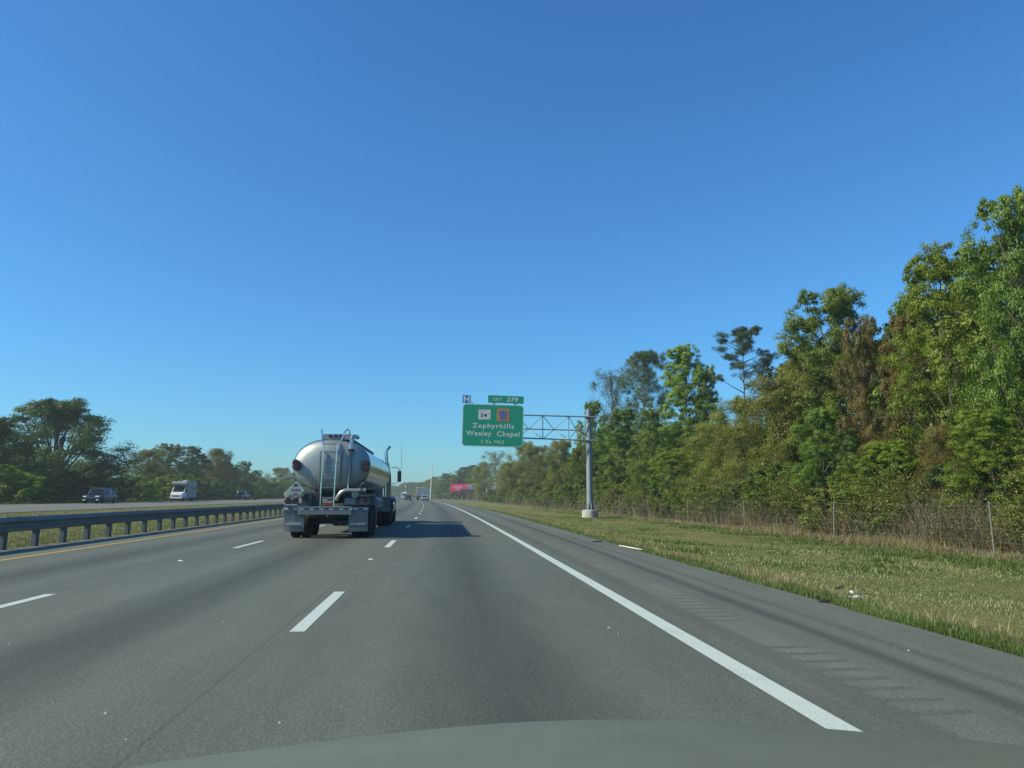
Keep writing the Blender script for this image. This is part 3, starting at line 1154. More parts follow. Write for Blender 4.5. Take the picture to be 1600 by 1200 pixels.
# cabinets and gear behind the ladder
MB().bbox((tx(496.5), .25, tzp(781)), (.28, .3, .46), .02).build('valve_cabinet', steel_d, truck)
MB().bbox((tx(483), .30, tzp(783)), (.34, .3, .36), .03).build('valve_cabinet', steel_g, truck)
MB().tube([(tx(478), .1, tzp(777)), (tx(480), .06, tzp(772)), (tx(485), .06, tzp(770)), (tx(489), .1, tzp(776))], .04, 8).build('pipe_elbow', steel_g, truck, True)
MB().lathe([(-.02, .05), (0, .12), (.05, .12)], (tx(482), .05, tzp(777)), 14, 'y').build('valve', steel_d, truck, True)
for px in (479, 483, 487):
    MB().tube([(tx(px), .05, tzp(776)), (tx(px + 3), .02, tzp(783)), (tx(px + 6), .08, tzp(789))], .014, 6).build('cable', steel_d, truck)
np_ = MB().bbox((tx(515.5), .10, tzp(785)), (.36, .02, .30), .01).build('notice_plate', simple('notice_plate_dark', (.10, .10, .11), .5), truck)
MB().box((tx(511), .085, tzp(781)), (.14, .006, .035)).build('reflector', whitetape, np_)
MB().box((tx(515.5), .085, tzp(784)), (.30, .006, .03)).build('reflector', whitetape, np_)
MB().box((tx(516), .085, tzp(787.5)), (.26, .006, .09)).build('reflector', redtape, np_)
# bumper beam with red/white tape
bmp = MB().bbox(((tx(472) + tx(553)) / 2, .0, tzp(797.5)), (tx(553) - tx(472), .12, .245), .012).build('bumper', steel_g, truck)
MB().box(((tx(472) + tx(553)) / 2, -.055, tzp(791.6)), (tx(553) - tx(472) + .02, .05, .02)).build('lit_edge', chrome, bmp)  # added chrome line stands in for the bumper's sunlit upper edge
for k in range(11):
    x0 = 474.5 + k * 7.4
    MB().box((tx(x0 + 3), -.063, tzp(794.6)), (.115, .006, .05)).build('reflective_tape', whitetape if k % 2 == 0 else redtape, bmp)
for x0, x1 in ((449, 472), (553.5, 578.5)):
    w_ = MB().bbox(((tx(x0) + tx(x1)) / 2, .05, tzp(794.5)), (tx(x1) - tx(x0) - .01, .10, .13), .01).build('bumper_end', steel_g, truck)
    for j, fx in enumerate((.2, .5, .8)):
        MB().box((tx(x0 + (x1 - x0) * fx), -.003, tzp(794.5)), (.12, .006, .05)).build('reflective_tape', whitetape if j != 1 else redtape, w_)
# mud flaps
flapm = simple('mudflap_rubber', (.17, .20, .20), .6, .1, .5, grime=.35, gscale=4)
for (x0, x1, y1, y2) in ((450.5, 480.5, 798, 828.5), (548, 577.5, 798, 828.5)):
    rings = []
    for i in range(5):
        t_ = i / 4
        z_ = tzp(y1 + (y2 - y1) * t_)
        yy_ = .02 + .05 * sin(t_ * 2.2)
        rings.append([(tx(x0), yy_, z_), (tx((x0 + x1) / 2), yy_ - .012, z_), (tx(x1), yy_, z_), (tx(x1), yy_ + .015, z_), (tx(x0), yy_ + .015, z_)])
    fl = MB().loft(rings).build('mud_flap', flapm, truck)
    for j, py in enumerate((820.7, 824.6, 827.5)):
        MB().box(((tx(x0) + tx(x1)) / 2, .03 - .012 + .018, tzp(py)), (tx(x1) - tx(x0) - .1, .012, .022)).build('chrome_strip', steel_g, fl)
    mb = MB()
    rr = random.Random(4)
    for k in range(14):
        mb.box((tx(x0) + .08 + k * .033, .022, tzp(817) + rr.uniform(-.01, .01)), (.018, .03, rr.uniform(.03, .08)))
    mb.build('lettering', whitetape, fl)
# chassis, axles, wheels
for s_ in (-1, 1):
    MB().box((s_ * .45, 6.0, 1.18), (.10, 11.3, .28)).build('frame_rail', steel_d, truck)
MB().box((0, 5.9, 1.38), (1.3, 10.9, .12)).build('tank_cradle', steel_d, truck)
MB().box((1.0, 1.4, 1.33), (.45, 2.9, .05)).build('fender', steel_g, truck)
MB().box((-1.0, 1.4, 1.33), (.45, 2.9, .05)).build('fender', steel_g, truck)
for ay in (1.0, 2.3):
    MB().tube([(-1.1, ay, .51), (1.1, ay, .51)], .085, 10).build('axle', steel_d, truck, True)
    MB().bbox((0, ay, .58), (.9, .35, .30), .06).build('air_tank', steel_d, truck)
    for s_ in (-1, 1):
        wheel(.51, .27, truck, (s_ * 1.13, ay, .51))
        wheel(.51, .27, truck, (s_ * .80, ay, .51))
        MB().box((s_ * .45, ay, .85), (.10, .9, .35)).build('hanger', steel_d, truck)
MB().bbox((0.05, .5, .72), (1.5, .3, .16), .03).build('cross_member', steel_d, truck)
MB().tube([(tx(513), .3, tzp(806)), (tx(516), .25, tzp(803))], .03, 6).build('hook', chrome, truck)
MB().bbox((tx(539), .8, .50), (.85, .5, .18), .05).build('air_tank', steel_d, truck)
for s_ in (-1, 1):
    MB().box((s_ * .7, 8.2, .75), (.14, .14, 1.0)).build('landing_leg', steel_g, truck)
MB().bbox((.98, 5.2, 1.02), (.5, 2.8, .5), .12).build('hose_tube', steel_g, truck)
MB().bbox((-.98, 5.2, 1.02), (.5, 2.8, .5), .12).build('hose_tube', steel_g, truck)
# tractor
blue = simple('tractor_blue_paint', (.03, .075, .15), .3, .1, .6)
cab = MB().loft([[(-1.0, 13.0, 1.15), (1.0, 13.0, 1.15), (1.02, 13.0, 2.3), (.92, 13.05, 2.92), (-.92, 13.05, 2.92), (-1.02, 13.0, 2.3)],
                 [(-1.02, 14.1, 1.0), (1.02, 14.1, 1.0), (1.04, 14.1, 2.3), (.92, 14.1, 2.98), (-.92, 14.1, 2.98), (-1.04, 14.1, 2.3)],
                 [(-1.0, 14.9, 1.0), (1.0, 14.9, 1.0), (1.0, 14.9, 2.15), (.88, 14.5, 2.92), (-.88, 14.5, 2.92), (-1.0, 14.9, 2.15)]]).build('cab', blue, truck)
MB().box((0, 12.99, 2.45), (1.3, .02, .5)).build('rear_window', GL, cab)
MB().loft([[(-.9, 14.9, .95), (.9, 14.9, .95), (.9, 14.9, 1.95), (-.9, 14.9, 1.95)], [(-.7, 16.6, .9), (.7, 16.6, .9), (.65, 16.5, 1.7), (-.65, 16.5, 1.7)]]).build('engine_hood', blue, cab)
for s_ in (-1, 1):
    MB().loft([[(s_ * .72, 15.0, .85), (s_ * 1.2, 15.0, .85), (s_ * 1.2, 15.0, 1.15), (s_ * .72, 15.0, 1.35)],
               [(s_ * .72, 15.6, 1.0), (s_ * 1.22, 15.6, 1.05), (s_ * 1.2, 15.6, 1.25), (s_ * .72, 15.6, 1.45)],
               [(s_ * .72, 16.5, .7), (s_ * 1.15, 16.5, .7), (s_ * 1.15, 16.45, 1.0), (s_ * .72, 16.5, 1.2)]]).build('fender', blue, truck)
    st = MB().tube([(s_ * .92, 11.75, 1.2), (s_ * .92, 11.75, 3.0), (s_ * .92, 11.75, 3.40), (s_ * .92 + .06, 11.75, 3.52), (s_ * .92 + .17, 11.72, 3.66)], [.11, .11, .075, .075, .085], 12)
    st.build('exhaust_stack', chrome, truck, True)
    MB().lathe([(-.30, .28), (-.30, .34), (.9, .34), (.9, .02)], (s_ * .98, 12.6, .80), 18, 'y').build('fuel_tank', chrome, truck, True)
    mr = empty('mirror', (s_ * 1.40, 15.0, 2.34))
    mr.parent = truck
    MB().bbox((0, 0, -.02), (.20, .12, .56), .03).build('mirror_head', blackpl, mr)
    MB().tube([(-s_ * .42, -.05, .42), (-s_ * .15, -.05, .44), (0, 0, .36), (0, 0, .26)], .018, 6).build('arm', steel_d, mr, True)
    MB().tube([(-s_ * .42, -.05, -.42), (-s_ * .12, -.03, -.36), (0, 0, -.26)], .018, 6).build('arm', steel_d, mr, True)
MB().tube([(1.47, 15.05, 2.6), (1.50, 15.05, 3.1), (1.47, 15.05, 3.95)], [.012, .009, .005], 6).build('antenna', steel_d, truck)
MB().bbox((0, 12.2, 1.05), (.9, 5.2, .26), .03).build('frame_rail', steel_d, truck)
for ay in (10.7, 12.0 - .02):
    for s_ in (-1, 1):
        wheel(.51, .27, truck, (s_ * 1.13, ay, .51))
        wheel(.51, .27, truck, (s_ * .80, ay, .51))
for s_ in (-1, 1):
    wheel(.51, .29, truck, (s_ * 1.05, 15.8, .51))
    MB().box((s_ * 1.0, 9.95, .95), (.6, .03, .62)).build('mud_flap', flapm, truck)
    MB().loft([[(s_ * 1.28, 11.35 + 1.25 * cos(a), .58 + .66 * sin(a)), (s_ * .70, 11.35 + 1.25 * cos(a), .58 + .66 * sin(a)), (s_ * .70, 11.35 + 1.28 * cos(a), .60 + .68 * sin(a)), (s_ * 1.28, 11.35 + 1.28 * cos(a), .60 + .68 * sin(a))]
               for a in [radians(q) for q in range(15, 170, 14)]]).build('fender', blue, truck)


# ---------------- generic cars --------------------------------------------------
def car(name, loc, rz, label, cat, col, L=4.7, W=1.88, H=1.7, kind='suv', lights=True, group=None):
    body_m = simple('car_paint_' + col[0], col[1], .3, .0, .45, grime=.08)
    e = empty(name, loc, rz, label, cat, group)
    hl, w = L / 2, W / 2
    zb = .25
    belt = H * .60
    hood = H * .56
    if kind == 'van':
        belt, hood = H * .52, H * .48

    def ring(y, zt_, ww, zbb=zb):
        return [(-ww * .93, y, zbb), (-ww, y, zbb + .15), (-ww, y, zt_ * .72), (-ww * .93, y, zt_), (ww * .93, y, zt_), (ww, y, zt_ * .72), (ww, y, zbb + .15), (ww * .93, y, zbb)]
    if kind == 'sedan':
        st = [(-hl, H * .50, w * .86, .4), (-hl + .12, H * .60, w * .95, .28), (-hl + .9, H * .63, w, zb), (0, belt, w, zb), (hl - 1.3, hood, w, zb), (hl - .25, hood * .88, w * .93, .28), (hl, hood * .66, w * .82, .36)]
        cabn = [(-hl + .75, belt + .02, w * .84), (-hl + 1.5, H - .05, w * .68), (-.1, H, w * .70), (.55, H - .06, w * .68), (hl - 1.25, belt + .0, w * .84)]
    elif kind == 'van':
        st = [(-hl, belt, w * .97, .35), (-hl + .1, belt, w, .3), (0, belt, w, zb), (hl - 1.0, belt, w, zb), (hl - .25, hood * .95, w * .93, .28), (hl, hood * .6, w * .85, .36)]
        cabn = [(-hl + .02, H - .12, w * .84), (-hl + .2, H, w * .86), (0, H, w * .86), (hl - 1.5, H - .03, w * .84), (hl - .5, belt, w * .88)]
    elif kind == 'pickup':
        st = [(-hl, H * .58, w * .97, .45), (-hl + .1, H * .6, w, .42), (0, belt, w, .35), (hl - 1.3, belt, w, .35), (hl - .2, hood * 1.02, w * .95, .35), (hl, hood * .75, w * .88, .42)]
        cabn = [(-.6, belt, w * .86), (-.45, H - .04, w * .72), (.3, H, w * .74), (.75, H - .05, w * .72), (hl - 1.55, belt, w * .86)]
    else:
        st = [(-hl, H * .54, w * .90, .4), (-hl + .1, H * .58, w * .96, .3), (-hl + .9, belt, w, zb), (0, belt, w, zb), (hl - 1.25, hood, w, zb), (hl - .3, hood * .92, w * .95, .28), (hl, hood * .70, w * .84, .36)]
        cabn = [(-hl + .12, belt, w * .86), (-hl + .5, H - .08, w * .72), (-.6, H, w * .74), (.35, H - .03, w * .74), (.75, H - .10, w * .72), (hl - 1.35, belt, w * .86)]
    b = MB().loft([ring(y, zt_, ww, zz) for y, zt_, ww, zz in st]).build('body', body_m, e, True, angle=30)
    wb = w * .90
    rings = [[(-wb, y, belt - .03), (-ww, y, z), (ww, y, z), (wb, y, belt - .03)] for y, z, ww in cabn]
    if kind == 'van':
        cabin = MB().loft(rings).build('cabin', body_m, e, True, angle=30)
        # side glass and windscreen plates
        for s_ in (-1, 1):
            MB().add([(s_ * (wb + .004), hl - 2.0, belt + .03), (s_ * (wb + .004), hl - 1.0, belt + .03), (s_ * (w * .865), hl - 1.5, H - .35), (s_ * (w * .87), hl - 2.0, H - .35)], [(0, 1, 2, 3)]).build('side_window', GL, cabin)
        y1, z1, y0_, z0_ = hl - 1.5, H - .03, hl - .5, belt
        n = Vector((0, z1 - z0_, y0_ - y1)).normalized() * .012
        q = []
        for t_, ww in ((.08, w * .80), (.85, w * .76)):
            yv, zv = y0_ + (y1 - y0_) * t_, z0_ + (z1 - z0_) * t_
            q.append((yv + n.y, zv + n.z, ww))
        MB().add([(-q[0][2], q[0][0], q[0][1]), (q[0][2], q[0][0], q[0][1]), (q[1][2], q[1][0], q[1][1]), (-q[1][2], q[1][0], q[1][1])], [(0, 1, 2, 3)]).build('windscreen', GL, cabin)
        for s_ in (-1, 1):
            MB().box((s_ * .42, -hl - .005, H * .68), (.62, .02, .5)).build('rear_window', GL, cabin)
    else:
        cabin = MB().loft(rings).build('cabin_glass', GL, e, True, angle=25)
        roof = MB()
        rr = [r_ for r_ in cabn if r_[1] > belt + .2]
        roof.loft([[(-ww - .01, y, z - .01), (-ww * .9, y, z + .03), (ww * .9, y, z + .03), (ww + .01, y, z - .01)] for y, z, ww in rr])
        roof.build('roof', body_m, e, True, angle=60)
        for s_ in (-1, 1):
            pm_ = MB()
            (ya, za, wa), (yb, zb_, wb_) = cabn[0], cabn[1]
            pm_.tube([(s_ * (wb + .0), ya, belt - .02), (s_ * wb_, yb, zb_)], .05, 6)
            (ya, za, wa), (yb, zb_, wb_) = cabn[-1], cabn[-2]
            pm_.tube([(s_ * wb, ya, belt - .02), (s_ * wb_, yb, zb_)], .035, 6)
            pm_.tube([(s_ * wb, -.1, belt - .02), (s_ * (w * .73), -.15, H - .03)], .035, 6)
            if kind in ('suv',):
                pm_.tube([(s_ * wb, -hl + 1.1, belt - .02), (s_ * (w * .73), -hl + .9, H - .05)], .06, 6)
            pm_.build('pillar', body_m, e)
    for yy_ in (-hl * .60, hl * .62):
        for s_ in (-1, 1):
            wheel(.34 if kind != 'pickup' else .40, .22, e, (s_ * (w - .09), yy_, .34 if kind != 'pickup' else .40), n=16)
            MB().lathe([(0, .02), (0, .42), (.02, .42)], (s_ * (w - .0) - .01, yy_, .40), 16, 'x').build('wheel_arch', blackpl, e)
    for s_ in (-1, 1):
        if lights:
            MB().bbox((s_ * w * .68, hl - .10, hood * .80), (.40, .22, .15), .04).build('headlight', lampm, e)
            MB().bbox((s_ * w * .72, hl - .04, hood * .42), (.26, .14, .10), .03).build('fog_lamp', lampm, e)
        MB().bbox((s_ * w * .78, -hl + .03, H * .50), (.26, .12, .16), .03).build('tail_light', redlens, e)
        MB().bbox((s_ * (w + .08), hl - 1.75, belt + .06), (.20, .12, .14), .04).build('door_mirror', body_m, e)
    MB().bbox((0, hl - .03, hood * .62), (w * 1.0, .10, .20), .03).build('grille', blackpl, e)
    MB().bbox((0, -hl - .0, .46), (w * 1.7, .10, .20), .04).build('rear_bumper', blackpl if kind != 'sedan' else body_m, e)
    MB().bbox((0, -hl - .035, H * .46), (.50, .03, .14), .01).build('number_plate', simple('plate_white', (.5, .5, .48)), e)
    return e


def opp_loc(px, py, z=.485):
    p_ = gnd(px, py, z)
    return p_


# oncoming carriageway
p1 = gnd(139, 787, .485)
p1.y += 2.6
car('suv', (p1.x, p1.y, .485), pi + heading(p1.y), 'dark blue SUV on the far carriageway beyond the guardrail', 'car', ('navy', (.008, .020, .050)), 4.8, 1.92, 1.72, 'suv')
p3 = gnd(372, 781.3, .485)
car('pickup_truck', (p3.x + .3, p3.y + 2, .485), pi + heading(p3.y), 'dark grey pickup towing low trailer, rightmost on the far carriageway', 'pickup truck', ('slate', (.018, .026, .034)), 5.3, 2.0, 1.9, 'pickup')
ut = empty('utility_trailer', (p3.x + .35, p3.y + 8.2, .485), pi + heading(p3.y), 'low flat trailer behind the dark pickup', 'trailer')
MB().box((0, 0, .62), (2.0, 4.4, .12)).build('deck', steel_d, ut)
MB().tube([(0, 2.1, .58), (0, 3.5, .55)], .05, 6).build('tow_bar', steel_d, ut)
for s_ in (-1, 1):
    MB().box((s_ * .98, 0, .86), (.05, 4.4, .07)).build('side_rail', steel_d, ut)
    wheel(.36, .22, ut, (s_ * 1.08, -.6, .36), n=16)
    for yy_ in (-2.1, 0, 2.1):
        MB().box((s_ * .98, yy_, .75), (.05, .05, .25)).build('rail_post', steel_d, ut)

# motorhome
p2 = gnd(270, 783.3, .485)
mh = empty('motorhome', (p2.x + .5, p2.y + 3.0, .485), pi + heading(p2.y), 'white motorhome with cab overhang behind the blue SUV', 'motorhome')
mwhite = simple('motorhome_white', (.62, .66, .66), .35, 0, .6, grime=.08)
mgrey = simple('motorhome_grey', (.20, .24, .26), .45)
W2 = 1.12
MB().prism([(-3.4, .55), (1.3, .55), (1.3, 2.35), (1.75, 2.42), (2.35, 2.55), (2.45, 2.85), (2.1, 3.15), (-3.4, 3.2)], -W2, W2, 'x').build('living_body', simple('motorhome_body_shaded', (.22, .26, .28), .5), mh)  # white body; shade on its side is put into the base colour
MB().prism([(2.0, 2.62), (2.47, 2.66), (2.47, 2.86), (2.15, 3.16), (-.5, 3.205), (-.5, 3.12)], -W2 - .006, W2 + .006, 'x').build('overhang_stripe', mgrey, mh)
cabm = MB().loft([[(-1.0, 1.31, .45), (-1.0, 1.31, 2.3), (1.0, 1.31, 2.3), (1.0, 1.31, .45)],
                  [(-1.0, 1.9, .45), (-.94, 1.9, 2.3), (.94, 1.9, 2.3), (1.0, 1.9, .45)],
                  [(-.99, 2.75, .45), (-.97, 2.75, 1.42), (.97, 2.75, 1.42), (.99, 2.75, .45)],
                  [(-.93, 3.35, .45), (-.88, 3.35, 1.22), (.88, 3.35, 1.22), (.93, 3.35, .45)],
                  [(-.88, 3.5, .5), (-.82, 3.5, .95), (.82, 3.5, .95), (.88, 3.5, .5)]]).build('cab', mwhite, mh)
MB().add([(-.86, 2.70, 1.50), (.86, 2.70, 1.50), (.80, 1.99, 2.26), (-.80, 1.99, 2.26)], [(0, 1, 2, 3)]).build('windscreen', GL, cabm)
for s_ in (-1, 1):
    MB().add([(s_ * .995, 1.45, 1.45), (s_ * .99, 2.55, 1.45), (s_ * .96, 1.95, 2.2), (s_ * .96, 1.45, 2.2)], [(0, 1, 2, 3)]).build('side_window', GL, cabm)
    MB().bbox((s_ * .66, 3.42, .98), (.36, .16, .20), .04).build('headlight', lampm, cabm)
    MB().bbox((s_ * 1.25, 2.3, 1.7), (.2, .12, .34), .03).build('mirror', blackpl, mh)
    wheel(.37, .24, mh, (s_ * .92, 2.65, .37), n=16)
    wheel(.37, .4, mh, (s_ * .88, -1.7, .37), n=16)
    MB().bbox((s_ * 1.125, -.9, 2.1), (.02, .9, .55), .005).build('window', GL, mh)
    MB().bbox((s_ * 1.125, -2.6, 2.1), (.02, .6, .5), .005).build('window', GL, mh)
MB().bbox((0, 3.47, .86), (1.0, .12, .18), .03).build('grille', blackpl, cabm)
MB().bbox((0, 3.52, .52), (1.8, .16, .26), .04).build('bumper', simple('motorhome_white', (1, 1, 1)), cabm)
MB().bbox((0, -1.0, 3.27), (.7, .9, .2), .05).build('roof_unit', mwhite, mh)
MB().bbox((.2, 1.0, 3.22), (.5, .5, .12), .04).build('roof_hatch', mgrey, mh)

# same direction, far ahead
def on(px, py):
    return gnd(px, py, 0)


q = on(663.3, 782.7)
car('car', (q.x, q.y + 2.2, 0), heading(q.y), 'silver hatchback in the right lane beside the white lorry trailer', 'car', ('silver', (.50, .55, .60)), 4.3, 1.82, 1.55, 'suv', lights=False)
q = on(637, 782.3)
car('car', (q.x, q.y + 2.2, 0), heading(q.y), 'dark grey car in the middle lane ahead of the tanker', 'car', ('charcoal', (.03, .035, .04)), 4.6, 1.9, 1.62, 'suv', lights=False)
Yv = 265.0
q = pt(631.5, 779, Yv)
car('van', (q.x, Yv, 0), heading(Yv), 'white van partly hidden behind the dark grey car', 'van', ('white', (.72, .75, .75)), 5.4, 2.0, 2.6, 'van', lights=False)
Yv = 330.0
q = pt(624.5, 778, Yv)
car('suv', (q.x, Yv, 0), heading(Yv), 'pale grey SUV farthest ahead, left of the white van', 'car', ('palegrey', (.35, .38, .40)), 4.8, 1.9, 1.8, 'suv', lights=False)
# box trailer lorry
Yv = 232.0
q = pt(656.5, 781, Yv)
bt = empty('lorry', (q.x, Yv, 0), heading(Yv) - radians(8), 'white box trailer lorry between the dark car and the pale pole', 'lorry')
boxw = simple('box_trailer_white', (.60, .62, .60), .4, grime=.1)
MB().bbox((0, 7.0, 2.62), (2.6, 14.0, 2.75), .03).build('box_body', boxw, bt)
drm = simple('trailer_door_shaded', (.20, .235, .26), .45, .1, .5)  # shade of the white trailer's rear face painted into the doors
for s_ in (-1, 1):
    MB().bbox((s_ * .63, -.02, 2.62), (1.22, .05, 2.62), .02).build('rear_door', drm, bt)
MB().box((0, -.05, .60), (2.3, .1, .14)).build('underrun_bar', steel_d, bt)
MB().box((0, 5.5, 1.1), (1.1, 11, .26)).build('chassis', steel_d, bt)
for ay in (1.4, 2.7, 13.0):
    for s_ in (-1, 1):
        wheel(.51, .5, bt, (s_ * .98, ay, .51), n=16)
MB().bbox((0, 15.4, 1.9), (2.3, 2.2, 2.7), .2).build('cab', simple('lorry_cab_paint', (.12, .14, .16)), bt)
for s_ in (-1, 1):
    wheel(.51, .3, bt, (s_ * 1.0, 15.8, .51), n=16)
    MB().box((s_ * 1.0, .02, .92), (.22, .05, .10)).build('tail_light', redlens, bt)

# ---------------- the camera car's own bonnet -----------------------------------
hood_m = simple('bonnet_paint', (.125, .135, .092), .5, .0, .4, grime=.25, gscale=5)
ccar = empty('car', (.30, 0, 0), 0, 'dull grey green car bonnet along the bottom edge nearest the camera', 'car')
rings = []
nx = 31
edge = [(185, 1200), (300, 1182), (450, 1166), (600, 1146), (800, 1127), (1000, 1122), (1250, 1133), (1345, 1144), (1500, 1156), (1650, 1168), (2000, 1200)]
xs_, zs_ = [], []
for px, py in edge:
    p_ = pt(px, py, 1.95)
    xs_.append(p_.x)
    zs_.append(p_.z)
ux = np.linspace(-1.05, 2.0, nx)
ez = np.interp(ux, xs_, zs_)
lsl = (zs_[1] - zs_[0]) / (xs_[1] - xs_[0])
for i, x in enumerate(ux):
    if x < xs_[0]:
        ez[i] = zs_[0] + (x - xs_[0]) * lsl * 1.5
ker = np.array([.25, .5, .25])
for _ in range(3):
    ez[1:-1] = np.convolve(ez, ker, 'valid')
for (yv, dz) in ((.78, .015), (1.2, .022), (1.6, .018), (1.85, .008), (1.95, 0), (2.02, -.025), (2.08, -.07), (2.12, -.14)):
    rings.append([(x - .30, yv, z + dz) for x, z in zip(ux, ez)])
hb = MB().loft(rings, close=False, caps=False).build('bonnet', hood_m, ccar, True, angle=60)
sol = hb.modifiers.new('solid', 'SOLIDIFY')
sol.thickness = .02
sol.offset = -1
MB().bbox((-.1, 2.06, .36), (2.2, .16, .36), .06).build('front_bumper', hood_m, ccar)
for s_ in (-1, 1):
    MB().bbox((-.1 + s_ * .98, 1.1, .42), (.18, 1.9, .30), .06).build('fender', hood_m, ccar)
    wheel(.33, .22, ccar, (-.1 + s_ * .93, 1.2, .33))
# ================================================================== VEGETATION
def leaf_mesh(name, C, size, rng, mat, aspect=.55, tone=None, up=.35, hang=False, bias=None):
    """one small four-cornered leaf per row of C"""
    n = len(C)
    nr = rng.normal(size=(n, 3))
    if bias is not None:
        nr = nr * .50 + bias * 1.0
    nr[:, 2] = (np.abs(nr[:, 2]) if bias is None else nr[:, 2]) + up
    nr /= np.linalg.norm(nr, axis=1)[:, None]
    a = rng.normal(size=(n, 3))
    if hang:
        a = a * .12 + np.array([0, 0, -1.0])
    a -= nr * (a * nr).sum(1)[:, None]
    a /= np.linalg.norm(a, axis=1)[:, None] + 1e-9
    b = np.cross(nr, a)
    L = (size * rng.uniform(.65, 1.35, n))[:, None]
    V = np.empty((n, 4, 3), dtype=np.float32)
    V[:, 0] = C - a * L * .5
    V[:, 1] = C + b * L * aspect * .5 + nr * L * .08
    V[:, 2] = C + a * L * .5
    V[:, 3] = C - b * L * aspect * .5 + nr * L * .08
    m = bpy.data.meshes.new(name)
    m.vertices.add(n * 4)
    m.vertices.foreach_set('co', V.ravel())
    m.loops.add(n * 4)
    m.loops.foreach_set('vertex_index', np.arange(n * 4, dtype=np.int32))
    m.polygons.add(n)
    m.polygons.foreach_set('loop_start', np.arange(0, n * 4, 4, dtype=np.int32))
    m.polygons.foreach_set('loop_total', np.full(n, 4, dtype=np.int32))
    m.update(calc_edges=True)
    at = m.attributes.new('tone', 'FLOAT', 'POINT')
    if tone is None:
        tone = rng.uniform(0, 1, n)
    at.data.foreach_set('value', np.repeat(np.clip(tone, 0, 1), 4).astype(np.float32))
    m.materials.append(mat)
    return m


BARK = bark_mat('grey_brown_bark', (.045, .038, .030), (.16, .145, .12))
BARKP = bark_mat('pale_bark', (.12, .11, .09), (.34, .32, .28))
L_BRIGHT = leaf_mat('leaf_bright_green', (.075, .135, .013), (.235, .320, .034))
L_GREEN = leaf_mat('leaf_mid_green', (.060, .112, .015), (.190, .265, .036))
L_OAK = leaf_mat('leaf_oak_green', (.038, .078, .022), (.120, .190, .052), transl=.38)
L_DARK = leaf_mat('leaf_dark_green', (.036, .074, .018), (.115, .175, .042), transl=.3)
L_OLIVE = leaf_mat('leaf_olive', (.095, .120, .018), (.255, .275, .045), (.22, .19, .05))
L_RUST = leaf_mat('leaf_rusty', (.085, .085, .018), (.205, .150, .035), (.12, .17, .03))
L_BROWN = leaf_mat('leaf_brown_green', (.085, .100, .022), (.215, .205, .06), (.12, .17, .03))
L_PINE = leaf_mat('pine_needles', (.024, .055, .026), (.080, .125, .050), transl=.15)
L_BLUE = leaf_mat('leaf_blue_green', (.040, .075, .026), (.125, .175, .055), transl=.2)
L_MOSS = leaf_mat('hanging_moss', (.08, .09, .07), (.20, .21, .17), transl=.3)


